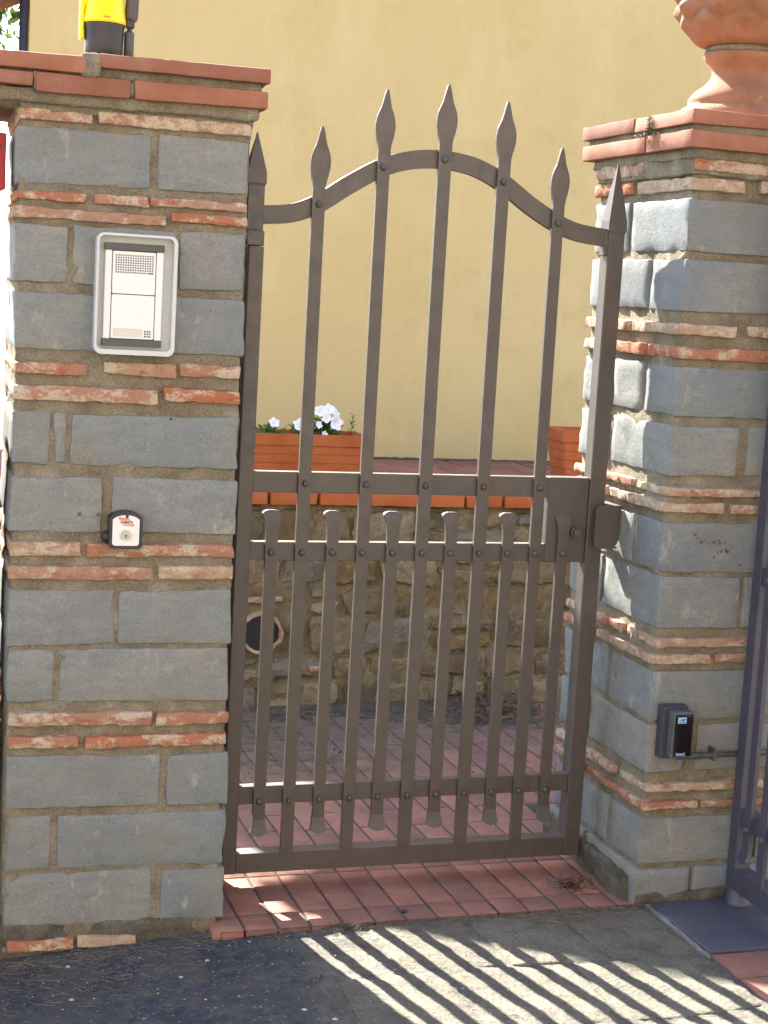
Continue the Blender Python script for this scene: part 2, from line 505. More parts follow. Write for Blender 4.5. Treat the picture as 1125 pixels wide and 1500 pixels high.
def tube(bm, pts, r, seg=8, caps=True):
    rings = []
    n = len(pts)
    for i, p in enumerate(pts):
        p = Vector(p)
        d = (Vector(pts[min(i + 1, n - 1)]) - Vector(pts[max(i - 1, 0)])).normalized()
        u = d.orthogonal().normalized() if i == 0 else (u - d * u.dot(d)).normalized()
        v = d.cross(u)
        rr = r[i] if isinstance(r, (list, tuple)) else r
        rings.append([bm.verts.new(p + (u * math.cos(a) + v * math.sin(a)) * rr) for a in [2 * math.pi * k / seg for k in range(seg)]])
    for a, b in zip(rings, rings[1:]):
        for k in range(seg):
            bm.faces.new((a[k], a[(k + 1) % seg], b[(k + 1) % seg], b[k]))
    if caps:
        bm.faces.new(list(reversed(rings[0]))); bm.faces.new(rings[-1])


def lathe(bm, prof, seg=48, cx=0, cy=0, fn=None):
    rings = []
    for r, z in prof:
        ring = []
        for k in range(seg):
            a = 2 * math.pi * k / seg
            rr = r + (fn(a, z, r) if fn else 0)
            ring.append(bm.verts.new((cx + rr * math.cos(a), cy + rr * math.sin(a), z)))
        rings.append(ring)
    for a, b in zip(rings, rings[1:]):
        for k in range(seg):
            bm.faces.new((a[k], a[(k + 1) % seg], b[(k + 1) % seg], b[k]))
    bm.faces.new(list(reversed(rings[0]))); bm.faces.new(rings[-1])


def rough_block(hx, hy, hz, r=0.006, cell=0.03, amp=0.0015, chip=0.0, seed=0.0, skew=0.0):
    """rounded box with uneven faces and nibbled edges, origin at its centre"""
    def axis(h):
        rr = min(r, h * 0.45)
        n = max(1, int(round((2 * h - 2 * rr) / cell)))
        c = [-h] + [-h + rr + (2 * h - 2 * rr) * i / n for i in range(n + 1)] + [h]
        return c
    X, Y, Z = axis(hx), axis(hy), axis(hz)
    idx, verts, faces = {}, [], []
    rr = min(r, hx * 0.45, hy * 0.45, hz * 0.45)
    sv = Vector((seed * 3.1, seed * 1.7, seed * 2.3))
    sk = [random.uniform(-skew, skew) for _ in range(4)]

    def V(i, j, k):
        key = (i, j, k)
        if key in idx:
            return idx[key]
        p = Vector((X[i], Y[j], Z[k]))
        q = Vector((max(-hx + rr, min(hx - rr, p.x)), max(-hy + rr, min(hy - rr, p.y)), max(-hz + rr, min(hz - rr, p.z))))
        d = p - q
        if d.length > 1e-9:
            m = max(abs(d.x), abs(d.y), abs(d.z))
            p = q + d.normalized() * (m if m < rr else rr)
            nrm = d.normalized()
        else:
            nrm = Vector((0, 0, 1))
        w = noise.noise(p * 14 + sv) * amp * 1.6 + noise.noise(p * 45 + sv) * amp
        near = sum(1 for a, h in ((p.x, hx), (p.y, hy), (p.z, hz)) if h - abs(a) < rr * 1.6)
        if chip and near >= 2:
            w -= chip * max(0.0, noise.noise(p * 38 + sv * 2) + 0.15) * 1.6
        p = p + nrm * w
        if skew:
            p.z += sk[0] * p.x / hx + sk[1] * p.x / hx * (p.z / hz)
            p.x += sk[2] * p.z / hz + sk[3] * (p.x / hx) * (p.z / hz)
        idx[key] = len(verts); verts.append(p)
        return idx[key]
    nx, ny, nz = len(X) - 1, len(Y) - 1, len(Z) - 1
    for i in range(nx):
        for k in range(nz):
            faces.append((V(i, 0, k), V(i + 1, 0, k), V(i + 1, 0, k + 1), V(i, 0, k + 1)))
            faces.append((V(i, ny, k), V(i, ny, k + 1), V(i + 1, ny, k + 1), V(i + 1, ny, k)))
    for j in range(ny):
        for k in range(nz):
            faces.append((V(0, j, k), V(0, j, k + 1), V(0, j + 1, k + 1), V(0, j + 1, k)))
            faces.append((V(nx, j, k), V(nx, j + 1, k), V(nx, j + 1, k + 1), V(nx, j, k + 1)))
    for i in range(nx):
        for j in range(ny):
            faces.append((V(i, j, 0), V(i, j + 1, 0), V(i + 1, j + 1, 0), V(i + 1, j, 0)))
            faces.append((V(i, j, nz), V(i + 1, j, nz), V(i + 1, j + 1, nz), V(i, j + 1, nz)))
    me = bpy.data.meshes.new('block')
    me.from_pydata([tuple(v) for v in verts], [], faces)
    me.update()
    return me


_bs = [0.0]


def block(name, x0, x1, y0, y1, z0, z1, mat, parent, r=0.005, cell=0.03, amp=0.0012, chip=0.002, skew=0.0012, rot=0.0):
    _bs[0] += 1.37
    me = rough_block((x1 - x0) / 2, (y1 - y0) / 2, (z1 - z0) / 2, r, cell, amp, chip, _bs[0], skew)
    me.name = name
    o = link(name, me, mat, parent, ((x0 + x1) / 2, (y0 + y1) / 2, (z0 + z1) / 2), (0, 0, rot), smooth=True)
    me.set_sharp_from_angle(angle=R(28))
    return o


def rough_shell(name, x0, x1, y0, y1, z0, z1, mat, parent, cell=0.011, amp=0.003, freq=30):
    me = rough_block((x1 - x0) / 2, (y1 - y0) / 2, (z1 - z0) / 2, 0.006, cell, amp, 0.0, random.random() * 50)
    me.name = name
    return link(name, me, mat, parent, ((x0 + x1) / 2, (y0 + y1) / 2, (z0 + z1) / 2), smooth=True)


def grid_mesh(xs, ys, zf):
    verts = [(x, y, zf(x, y)) for y in ys for x in xs]
    nx = len(xs)
    faces = [(j * nx + i, j * nx + i + 1, (j + 1) * nx + i + 1, (j + 1) * nx + i) for j in range(len(ys) - 1) for i in range(nx - 1)]
    me = bpy.data.meshes.new('sheet')
    me.from_pydata(verts, [], faces); me.update()
    return me


def frange(a, b, s):
    n = max(1, int(round((b - a) / s)))
    return [a + (b - a) * i / n for i in range(n + 1)]


def text_mesh(name, s, size, mat, parent, loc, rot, depth=0.0006, bold=0.0):
    cu = bpy.data.curves.new(name, 'FONT')
    cu.body = s; cu.size = size; cu.extrude = depth; cu.align_x = 'CENTER'; cu.align_y = 'CENTER'; cu.offset = bold
    cu.resolution_u = 3
    tmp = bpy.data.objects.new('tmp', cu); COL.objects.link(tmp)
    bpy.context.view_layer.update()
    me = bpy.data.meshes.new_from_object(tmp.evaluated_get(bpy.context.evaluated_depsgraph_get()))
    bpy.data.objects.remove(tmp)
    return link(name, me, mat, parent, loc, rot)


# ------------------------------------------------------------------ ground, pavement, paving
def asphalt_z(x, y):
    z = -0.020
    if x < 0.05:
        z += 0.085 * max(x - 0.05, -0.7)
    if y < -1.2:
        z += 0.0
    n = noise.noise(Vector((x * 5, y * 5, 0))) * 0.004 + noise.noise(Vector((x * 22, y * 22, 3))) * 0.0028 + noise.noise(Vector((x * 70, y * 70, 9))) * 0.0024
    return z + n


def pave_z(x, y):
    z = asphalt_z(x, y)
    if y > -0.2555:
        z = min(z, -0.03) if x < -0.05 else -0.05
    elif x > 0.14:
        z += 0.004 * min(1, (x - 0.14) / 0.1)
    return z


xs = [-30, -12, -5, -2.5, -1.4] + frange(-0.9, 1.25, 0.0125) + [1.6, 2.5, 5, 12, 30]
ys = [-14, -8, -5, -3.4, -2.2, -1.7] + frange(-1.3, -0.2565, 0.0125) + frange(-0.2535, -0.15, 0.0125)
pav = link('pavement', grid_mesh(xs, ys, pave_z), MA, smooth=True)
struct(pav)
# everything beyond: one wide sheet of earth that reaches the horizon
gsheet = link('ground', grid_mesh([-600, -60, -20, -5, 5, 20, 60, 600], [-600, -60, -14, -5, 5, 20, 60, 600], lambda x, y: -0.16), MSOIL)
struct(gsheet)

# stone slabs set into the right half of the pavement
slab_rows = [(-0.268, -0.520, [0.26, 0.51, 0.74, 0.967]),
             (-0.530, -0.800, [0.12, 0.36, 0.64, 0.965]),
             (-0.810, -1.10, [0.08, 0.42, 0.70, 0.965]),
             (-1.11, -1.40, [0.02, 0.33, 0.62, 0.965])]
for ri, (ya, yb, xs_) in enumerate(slab_rows):
    for x0, x1 in zip(xs_, xs_[1:]):
        me = rough_block((x1 - x0) / 2 - 0.001, (ya - yb) / 2 + 0.001, 0.02, 0.007, 0.016, 0.0026, 0.005, random.random() * 90, 0.0)
        me.name = 'paving_slab'
        for v in me.vertices:      # slightly crooked outlines
            gx, gy = (x0 + x1) / 2 + v.co.x, (ya + yb) / 2 + v.co.y
            if gx < 0.94:
                v.co.x += 0.030 * noise.noise(Vector((gy * 3.1, gx * 0.6, 2.2)))
            if gy < -0.30:
                v.co.y += 0.030 * noise.noise(Vector((gx * 2.6, 7.7, gy * 0.6)))
        link('paving_slab', me, MSL, pav, ((x0 + x1) / 2, (ya + yb) / 2, -0.0325 + random.uniform(-0.001, 0.001)), (0, 0, random.uniform(-0.012, 0.012)), smooth=True)

# red clay paving of the gateway and path, individual pavers on a bed
bed = link('path', grid_mesh([-1.2, -0.6, -0.0525] + frange(-0.0515, 1.9, 0.03), frange(-0.2515, 1.60, 0.04), lambda x, y: (-0.0128 + noise.noise(Vector((x * 25, y * 25, 0))) * 0.0008) if (x > -0.052 or y > 0.0) else -0.13), MJ, smooth=True)
struct(bed)
pm = []
for L in (0.158, 0.242, 0.116):
    for v in range(3):
        pm.append((L, rough_block(0.0348, L / 2, 0.02, 0.0025, 0.04, 0.0006, 0.0012, 11.3 * v + L * 90)))
PW = 0.0745


def paver(ix, y0, y1):
    L = y1 - y0 - 0.004
    m = min(pm, key=lambda t: abs(t[0] - L) + random.random() * 0.004)
    x = 0.1145 + PW * ix
    me = m[1]
    me.name = 'paver'
    o = link('paver', me, MP, bed, (x, (y0 + y1) / 2, -0.0305 + random.uniform(-0.0008, 0.0008)), (random.uniform(-0.004, 0.004), 0, random.uniform(-0.006, 0.006)))
    o.scale = (1, L / m[0], 1)
    for p in me.polygons:
        p.use_smooth = True


for ix in range(-7, 20):
    odd = ix % 2
    # threshold strip, from the kerb line to the movement joint at y = 0.24
    for a, b in ([] if ix < -2 or ix > 11 else [(-0.250, -0.166 + (0.004 if odd else -0.003)), (-0.166 + (0.004 if odd else -0.003), 0.062), (0.062, 0.234)]):
        paver(ix, a, b)
    y = 0.248
    first = True
    if ix > 11:
        y = 0.495
    while y < 1.58:
        L = 0.247 if not (first and odd) else 0.12
        first = False
        e = min(y + L, 1.585)
        if e - y > 0.05:
            paver(ix, y, e)
        y += L
# dirt strip in the movement joint
jt = link('joint_grit', grid_mesh(frange(-0.5, 0.95, 0.008), frange(0.2345, 0.2475, 0.0032), lambda x, y: -0.012 + noise.noise(Vector((x * 60, y * 90, 0))) * 0.003), MSOIL, bed, smooth=True)
stuff(jt)
# soil drifted against the foot of the terrace wall
def drift(x, y):
    t = max(0.0, (y - 0.95) / 0.63)
    amount = 0.35 + 0.9 * noise.noise(Vector((x * 1.7, y * 1.2, 4)))
    right = max(0.0, 1.0 - abs(x - 1.25) / 0.35) * 0.5 + max(0.0, 0.7 - x) * 0.5
    return -0.014 + 0.028 * t * t * (amount + right) + noise.noise(Vector((x * 26, y * 26, 0))) * 0.004 - 0.004
struct_drift = link('drifted_soil', grid_mesh(frange(-0.3, 1.5, 0.02), frange(0.95, 1.60, 0.02), drift), MSOIL, smooth=True)
struct_drift['kind'] = 'stuff'


# ------------------------------------------------------------------ left gate pillar
LP = empty('gate_pillar', 'grey stone and thin brick gate pillar carrying the intercom and yellow lamp', 'pillar', (-0.05, -0.199, 0), R(-2.045), 'gate pillars')
CH = R(-2.045)
LT = [('cap', -0.636, -0.395, 1.776, 1.808), ('cap', -0.369, -0.025, 1.789, 1.818), ('cap2', -0.635, -0.495, 1.745, 1.772), ('cap2', -0.491, -0.306, 1.735, 1.772), ('cap2', -0.298, -0.026, 1.737, 1.773),
      ('b', -0.519, -0.375, 1.683, 1.707), ('b', -0.365, -0.062, 1.684, 1.710), ('s', -0.522, -0.255, 1.560, 1.672), ('s', -0.241, -0.064, 1.564, 1.675),
      ('b', -0.523, -0.382, 1.526, 1.545), ('b', -0.368, -0.257, 1.527, 1.548), ('b', -0.254, -0.062, 1.530, 1.549), ('b', -0.527, -0.219, 1.490, 1.514), ('b', -0.211, -0.062, 1.500, 1.521),
      ('s', -0.523, -0.415, 1.363, 1.480), ('s', -0.408, -0.197, 1.363, 1.484), ('s', -0.191, -0.063, 1.366, 1.487), ('s', -0.519, -0.294, 1.228, 1.345), ('s', -0.287, -0.057, 1.232, 1.350),
      ('b', -0.517, -0.370, 1.179, 1.204), ('b', -0.339, -0.188, 1.183, 1.211), ('b', -0.182, -0.063, 1.186, 1.213), ('b', -0.518, -0.223, 1.125, 1.157), ('b', -0.213, -0.059, 1.132, 1.162),
      ('s', -0.519, -0.441, 0.994, 1.105), ('s', -0.434, -0.407, 0.996, 1.105), ('s', -0.401, -0.058, 0.993, 1.103), ('s', -0.519, -0.330, 0.852, 0.970), ('s', -0.313, -0.055, 0.854, 0.972),
      ('b', -0.517, -0.371, 0.804, 0.834), ('b', -0.361, -0.059, 0.804, 0.833), ('b', -0.519, -0.217, 0.755, 0.784), ('b', -0.209, -0.057, 0.757, 0.787),
      ('s', -0.518, -0.297, 0.614, 0.734), ('s', -0.290, -0.057, 0.616, 0.734), ('s', -0.516, -0.417, 0.493, 0.606), ('s', -0.409, -0.058, 0.491, 0.608),
      ('b', -0.511, -0.210, 0.442, 0.472), ('b', -0.202, -0.055, 0.441, 0.469), ('b', -0.510, -0.363, 0.395, 0.422), ('b', -0.352, -0.057, 0.394, 0.421),
      ('s', -0.512, -0.188, 0.261, 0.379), ('s', -0.175, -0.049, 0.256, 0.375), ('s', -0.508, -0.415, 0.126, 0.247), ('s', -0.402, -0.050, 0.125, 0.246),
      ('s', -0.510, -0.197, 0.000, 0.120), ('s', -0.177, -0.046, -0.001, 0.116), ('b', -0.502, -0.360, -0.052, -0.026), ('b', -0.354, -0.225, -0.050, -0.025)]
rough_shell('mortar', -0.463, -0.001, 0.006, 0.49, -0.10, 1.74, MM, LP)
for k, x0, x1, z0, z1 in LT:
    x0 += 0.05; x1 += 0.05
    if x1 > -0.02 and 's' == k or x1 > -0.02 and k == 'b':
        x1 += 0.0095
    last = x1 > -0.02
    firstp = x0 < -0.44
    if k == 's':
        d = random.uniform(-0.0015, 0.0015)
        block('stone', x0, x1, 0.0 + d, 0.22, z0, z1, MS, LP, r=0.006, cell=0.022, amp=0.0011, chip=0.004, skew=0.0016)
    elif k == 'b':
        d = random.uniform(-0.010, -0.005)
        block('brick', x0, x1, d, 0.22, z0, z1, MB_, LP, r=0.004, cell=0.012, amp=0.0016, chip=0.0035, skew=0.001)
    elif k == 'cap':
        block('coping_tile', x0, x1, -0.045, 0.15 if False else 0.24, z0, z1, MC, LP, r=0.003, cell=0.04, amp=0.0006, chip=0.0012, skew=0.0008)
        block('coping_tile', x0 + (0.06 if not last else -0.06), x1 - (0.0 if last else -0.02) if last else x1 + 0.03, 0.25, 0.53, z0, z1, MC, LP, r=0.003, cell=0.05, amp=0.0006, chip=0.0012)
    elif k == 'cap2':
        block('coping_tile', x0, x1, -0.038, 0.24, z0, z1, MC, LP, r=0.003, cell=0.04, amp=0.0006, chip=0.0012, skew=0.0008)
        block('coping_tile', x0, x1, 0.25, 0.525, z0, z1, MC, LP, r=0.003, cell=0.05, amp=0.0006, chip=0.0012)
# mortar beds between the coping tiles, squeezed out and rough
for (x0, x1, y0, y1, z0, z1) in [(-0.58, 0.012, -0.022, 0.50, 1.770, 1.7935), (-0.575, 0.008, -0.020, 0.50, 1.715, 1.745), (-0.353, -0.316, -0.042, 0.05, 1.772, 1.815), (-0.47, 0.0, -0.004, 0.5, 1.70, 1.735), (-0.444, -0.438, -0.034, 0.2, 1.738, 1.771), (-0.259, -0.246, -0.034, 0.2, 1.738, 1.771)]:
    rough_shell('mortar_bed', x0, x1, y0, y1, z0, z1, MM, LP, cell=0.008, amp=0.0035)
# side and back faces of the left pillar, second ring of pieces
prev = None
rows = {}
for k, x0, x1, z0, z1 in LT:
    if k in 'sb':
        rows.setdefault(round(z0, 1) if k == 's' else round(z0, 2), []).append((k, x0, x1, z0, z1))
rowlist = {}
for k, x0, x1, z0, z1 in LT:
    if k in ('s', 'b') and x0 < -0.49:
        rowlist[z0] = (k, z0, z1)
for n_, (z0, (k, a, b)) in enumerate(sorted(rowlist.items())):
    sp = random.uniform(-0.32, -0.18)
    for (xa, xb) in ((-0.467, sp), (sp + 0.008, -0.006)):
        block('stone' if k == 's' else 'brick', xa, xb, 0.228, 0.497, a, b, MS if k == 's' else MB_, LP, r=0.006, cell=0.035 if k == 's' else 0.02, amp=0.0015, chip=0.003)
# ragged foot of the pillar
rough_shell('base_mortar', -0.468, -0.004, 0.002, 0.45, -0.10, 0.004, MDIRT, LP, cell=0.008, amp=0.006)


# ------------------------------------------------------------------ right gate pillar
RP = empty('gate_pillar', 'grey stone and thin brick gate pillar with terracotta urn on top and sunlit side', 'pillar', (0.94, -0.245, 0), 0.0, 'gate pillars')
RT = [[('b', 0.941, 1.155, 1.690, 1.723)], [('b', 0.940, 1.073, 1.647, 1.677), ('b', 1.115, 1.231, 1.650, 1.680)],
      [('s', 0.943, 1.169, 1.512, 1.630)], [('s', 0.943, 1.130, 1.380, 1.496)], [('b', 0.937, 1.084, 1.325, 1.352), ('b', 1.111, 1.265, 1.327, 1.354)],
      [('b', 0.940, 1.199, 1.272, 1.300)], [('s', 0.944, 1.208, 1.141, 1.256)], [('s', 0.943, 1.116, 1.006, 1.121), ('s', 1.141, 1.295, 1.009, 1.124)],
      [('b', 0.941, 1.232, 0.959, 0.979)], [('b', 0.933, 1.088, 0.921, 0.945), ('b', 1.106, 1.309, 0.920, 0.944)],
      [('s', 0.942, 1.245, 0.780, 0.899)], [('s', 0.944, 1.154, 0.650, 0.772), ('s', 1.165, 1.333, 0.650, 0.772)],
      [('b', 0.943, 1.268, 0.605, 0.629)], [('b', 0.933, 1.090, 0.565, 0.590), ('b', 1.100, 1.347, 0.567, 0.591)],
      [('s', 0.943, 1.282, 0.430, 0.549)], [('s', 0.943, 1.043, 0.306, 0.420), ('s', 1.073, 1.294, 0.306, 0.420)],
      [('b', 0.943, 1.305, 0.258, 0.280)], [('b', 0.936, 1.086, 0.217, 0.237), ('b', 1.093, 1.309, 0.216, 0.235)],
      [('s', 0.944, 1.319, 0.082, 0.196)], [('base', 0.935, 1.084, -0.030, 0.071), ('base', 1.090, 1.328, -0.030, 0.070)]]
# where the side face of each course is split (world y, front to back)
RS = [[-0.02], [0.03], [0.049], [-0.075, 0.10], [0.0, 0.13], [-0.088, 0.08], [-0.085, 0.072], [0.07], [-0.082, 0.072], [0.04, 0.15], [-0.095, 0.08],
      [0.055], [-0.09, 0.074], [0.06], [-0.012, 0.085], [0.075], [-0.103, 0.072], [0.055], [-0.077, -0.010, 0.082], [0.03]]
rough_shell('mortar', 0.008, 0.474, 0.008, 0.487, -0.06, 1.745, MM, RP)
YB = 0.248
for row, sp in zip(RT, RS):
    for i, (k, x0, x1, z0, z1) in enumerate(row):
        if i == len(row) - 1:
            x1 = 1.418
        parts = [(x0, x1)]
        if x1 - x0 > 0.34:
            parts = [(x0, x0 + 0.32 + random.uniform(-.03, .03))]
            parts.append((parts[0][1] + 0.012, x1))
        for j, (a, b) in enumerate(parts):
            corner = (i == 0 and j == 0)
            yb_ = (sp[0] - 0.006) if corner else -0.07
            if k == 's':
                block('stone', a - 0.94, b - 0.94, 0.0, yb_ + 0.245, z0, z1, MS, RP, r=0.0045, cell=0.022, amp=0.0013, chip=0.003, skew=0.0008)
            elif k == 'b':
                block('brick', a - 0.94, b - 0.94, -0.008 + random.uniform(-.002, .002), yb_ + 0.245, z0, z1, MB_, RP, r=0.004, cell=0.012, amp=0.0016, chip=0.0035, skew=0.0008)
            else:
                block('stone', a - 0.94, b - 0.94, -0.006, yb_ + 0.245, z0, z1, MDIRT if False else MS, RP, r=0.007, cell=0.02, amp=0.002, chip=0.004)
    k, x0, x1, z0, z1 = row[0]
    ed = sp + [YB]
    for a, b in zip(ed, ed[1:]):
        xo = 0.942 if k == 's' else 0.934
        wj = random.uniform(-0.002, 0.001)
        block('stone' if k != 'b' else 'brick', xo - 0.94 + wj, 0.20, a + 0.006 + 0.245, b + 0.245, z0 + random.uniform(-.001, .001), z1, MB_ if k == 'b' else MS, RP,
              r=0.0045, cell=0.022 if k != 'b' else 0.013, amp=0.0016, chip=0.0035, skew=0.0008)
# plinth fillet along the side foot
rough_shell('base_mortar', -0.022, 0.2, 0.02, 0.49, -0.06, 0.052, MDIRT, RP, cell=0.010, amp=0.006)
rough_shell('base_mortar', -0.004, 0.470, -0.012, 0.1, -0.06, 0.012, MDIRT, RP, cell=0.010, amp=0.006)
# coping: two layers with mortar beds
for (x0, x1, y0, y1, z0, z1) in [(0.912, 1.19, -0.282, 0.0, 1.789, 1.8205), (0.912, 1.19, 0.008, 0.295, 1.789, 1.8205), (1.198, 1.45, -0.282, 0.01, 1.789, 1.820), (1.198, 1.45, 0.018, 0.295, 1.789, 1.820),
                                 (0.914, 1.25, -0.280, -0.06, 1.737, 1.774), (0.914, 1.25, -0.052, 0.292, 1.737, 1.774), (1.258, 1.448, -0.280, 0.292, 1.737, 1.774)]:
    block('coping_tile', x0 - 0.94, x1 - 0.94, y0 + 0.245, y1 + 0.245, z0, z1, MC, RP, r=0.0025, cell=0.04, amp=0.0005, chip=0.0012)
for (x0, x1, y0, y1, z0, z1) in [(0.925, 1.44, -0.270, 0.285, 1.770, 1.793), (0.932, 1.425, -0.258, 0.262, 1.716, 1.741), (0.938, 1.42, -0.249, 0.25, 1.68, 1.73)]:
    rough_shell('mortar_bed', x0 - 0.94, x1 - 0.94, y0 + 0.245, y1 + 0.245, z0, z1, MM, RP, cell=0.009, amp=0.0035)


bm = bmesh.new()
rn = random.Random(3)
for i in range(34):
    t_ = rn.random()
    x, z = 0.085 + 0.11 * t_ + rn.gauss(0, 0.012), 0.868 - 0.045 * t_ + rn.gauss(0, 0.012)
    r0 = rn.choice([0.0008, 0.0012, 0.0018, 0.003])
    vs = [bm.verts.new((x + r0 * rn.uniform(.5, 1.3) * math.cos(a) * 1.5, -0.0021, z + r0 * rn.uniform(.5, 1.3) * math.sin(a))) for a in [2 * math.pi * k / 8 for k in range(8)]]
    bm.faces.new(list(reversed(vs)))
stuff(from_bm('paint_splashes', bm, m_plain('dried_red_splash', (0.16, 0.05, 0.035), 0.7), RP))
for hx, hz in ((-0.3765, 0.8935), (-0.338, 0.893)):
    bm = bmesh.new(); tube(bm, [(hx + 0.05, 0.002, hz), (hx + 0.05, -0.0016, hz)], 0.0038, 12); from_bm('drill_hole_disc', bm, MDG, LP)  # dark discs stand in for the shade in open drill holes
bm = bmesh.new(); tube(bm, [(-0.145, 0.002, 1.0965), (-0.145, -0.0016, 1.0965)], 0.003, 10); from_bm('drill_hole_disc', bm, MBK, LP)

# ------------------------------------------------------------------ terracotta urn finial
UR = empty('pinecone_finial', 'terracotta pine cone finial on a turned foot above the right gate pillar', 'finial', (1.178, 0.0, 1.8205))
bm = bmesh.new()
lathe(bm, [(0.142, 0.0), (0.146, 0.012), (0.143, 0.026), (0.130, 0.040), (0.117, 0.047), (0.119, 0.054), (0.118, 0.062), (0.106, 0.078), (0.084, 0.094), (0.070, 0.110), (0.066, 0.124), (0.070, 0.138), (0.083, 0.152), (0.089, 0.162), (0.089, 0.170)], 64)
from_bm('foot', bm, MUR, UR, smooth=True)
bm = bmesh.new()
lathe(bm, [(0.080, 0.169), (0.086, 0.173), (0.086, 0.182), (0.080, 0.186)], 48, fn=lambda a, z, r: 0.003 * noise.noise(Vector((math.cos(a) * 9, math.sin(a) * 9, z * 80))))
from_bm('mortar_ring', bm, MM, UR, smooth=True)
bm = bmesh.new()


def cone_r(t):
    # t 0..1 from the neck to the tip
    if t < 0.36:
        return 0.085 + 0.080 * math.sin(t / 0.36 * math.pi / 2) ** 0.5
    return 0.165 * math.cos((t - 0.36) / 0.64 * math.pi / 2) ** 0.75


def scales(a, z, r):
    t = (z - 0.185) / 0.36
    if t < 0.16:
        f = (t / 0.16) ** 2
    else:
        f = 1.0
    row = t * 9
    aa = a * 9 / math.pi
    u = abs(((aa + row) % 2) - 1); v = abs(((aa - row) % 2) - 1)
    bumpv = (1 - u) * (1 - v)
    return f * (0.034 * bumpv ** 0.6 - 0.012) * (r / 0.19) + 0.004 * noise.noise(Vector((a * 7, z * 40, 0)))


prof = []
for i in range(72):
    t = i / 71
    prof.append((max(0.004, cone_r(min(t, 0.9999))), 0.185 + 0.36 * t))
lathe(bm, prof, 144, fn=scales)
from_bm('cone', bm, MUR, UR, smooth=True)

# moss growing on the sunlit edge of the right pillar coping
bm = bmesh.new()
for i in range(900):
    q = Vector((0.909 + random.uniform(-0.004, 0.001), 0, 0))
    if random.random() < 0.6:
        q.y = random.gauss(-0.085, 0.007); q.z = random.uniform(1.778, 1.818)
    else:
        q.y = random.gauss(-0.065, 0.028); q.z = random.gauss(1.781, 0.004)
    s = random.uniform(0.0015, 0.0035)
    a, b = Vector([random.gauss(0, 1) for _ in range(3)]).normalized(), Vector([random.gauss(0, 1) for _ in range(3)]).normalized()
    bm.faces.new([bm.verts.new(q), bm.verts.new(q + a * s), bm.verts.new(q + b * s)])
o = from_bm('moss', bm, MMOSS); o['kind'] = 'stuff'; o['label'] = 'dark dry moss tuft on the sunlit coping edge of the right pillar'


# ------------------------------------------------------------------ gates
def smooth_pts(pts, n):
    out = []
    m = len(pts)
    for i in range(m - 1):
        p0, p1, p2, p3 = (Vector(pts[max(i - 1, 0)]), Vector(pts[i]), Vector(pts[i + 1]), Vector(pts[min(i + 2, m - 1)]))
        for k in range(n):
            t = k / n
            out.append(0.5 * ((2 * p1) + (-p0 + p2) * t + (2 * p0 - 5 * p1 + 4 * p2 - p3) * t * t + (-p0 + 3 * p1 - 3 * p2 + p3) * t ** 3))
    out.append(Vector(pts[-1]))
    return out


def bar_tall(tip, zb=0.071):
    """flat bar drawn out into a forged leaf spearhead, outline symmetrical about x = 0; origin at z = 0"""
    h = 0.0150
    right = [(h, zb), (h, tip - 0.133), (0.0165, tip - 0.122), (0.0205, tip - 0.108), (0.0235, tip - 0.092), (0.0238, tip - 0.078), (0.0215, tip - 0.063),
             (0.0165, tip - 0.050), (0.0120, tip - 0.040), (0.0085, tip - 0.026), (0.0052, tip - 0.012), (0.0022, tip - 0.002)]
    pts = right + [(-x, z) for x, z in reversed(right)]
    bm = bmesh.new()
    ys = {}
    a, b = [], []
    for x, z in pts:
        thick = 0.005
        up = z - (tip - 0.05)
        yo = 0.0
        if z > tip - 0.115:
            thick = 0.0035
        if up > 0:
            thick = 0.0035 + up * 0.03
        a.append(bm.verts.new((x, -thick + yo, z))); b.append(bm.verts.new((x, thick + yo, z)))
    n = len(right)
    m = len(pts)
    for i in range(n - 1):
        j = m - 1 - i
        bm.faces.new((a[i], a[i + 1], a[j - 1], a[j])); bm.faces.new((b[j], b[j - 1], b[i + 1], b[i]))
    for i in range(m):
        bm.faces.new((a[i], b[i], b[(i + 1) % m], a[(i + 1) % m]))
    return bm


def bar_short():
    zt, zb = 0.880, 0.118
    h = 0.0140
    right = [(0.0205, zb + 0.006), (0.0175, zb + 0.016), (h + 0.001, zb + 0.034), (h, zb + 0.045), (h, zt - 0.055), (h + 0.001, zt - 0.040), (0.0170, zt - 0.024), (0.0220, zt - 0.010), (0.0212, zt - 0.006), (0.0160, zt - 0.002), (0.008, zt)]
    pts = right + [(-x, z) for x, z in reversed(right)]
    bot = [(-0.012, zb + 0.0005), (0.0, zb - 0.002), (0.012, zb + 0.0005)]
    pts = pts + bot
    bm = bmesh.new()

    def yo(z):                       # lower end curls out towards the street, upper end leans back
        if z < zb + 0.03:
            return -((zb + 0.03 - z) / 0.03) ** 1.5 * 0.012
        if z > zt - 0.03:
            return ((z - zt + 0.03) / 0.03) ** 1.5 * 0.010
        return 0.0
    a = [bm.verts.new((x, -0.005 + yo(z), z)) for x, z in pts]
    b = [bm.verts.new((x, 0.005 + yo(z), z)) for x, z in pts]
    n = len(right); m = 2 * n
    for i in range(n - 1):
        j = m - 1 - i
        bm.faces.new((a[i], a[i + 1], a[j - 1], a[j])); bm.faces.new((b[j], b[j - 1], b[i + 1], b[i]))
    M = len(pts)
    bm.faces.new([a[0], a[m - 1]] + a[m:]); bm.faces.new(list(reversed([b[0], b[m - 1]] + b[m:])))
    for i in range(M):
        bm.faces.new((a[i], b[i], b[(i + 1) % M], a[(i + 1) % M]))
    return bm


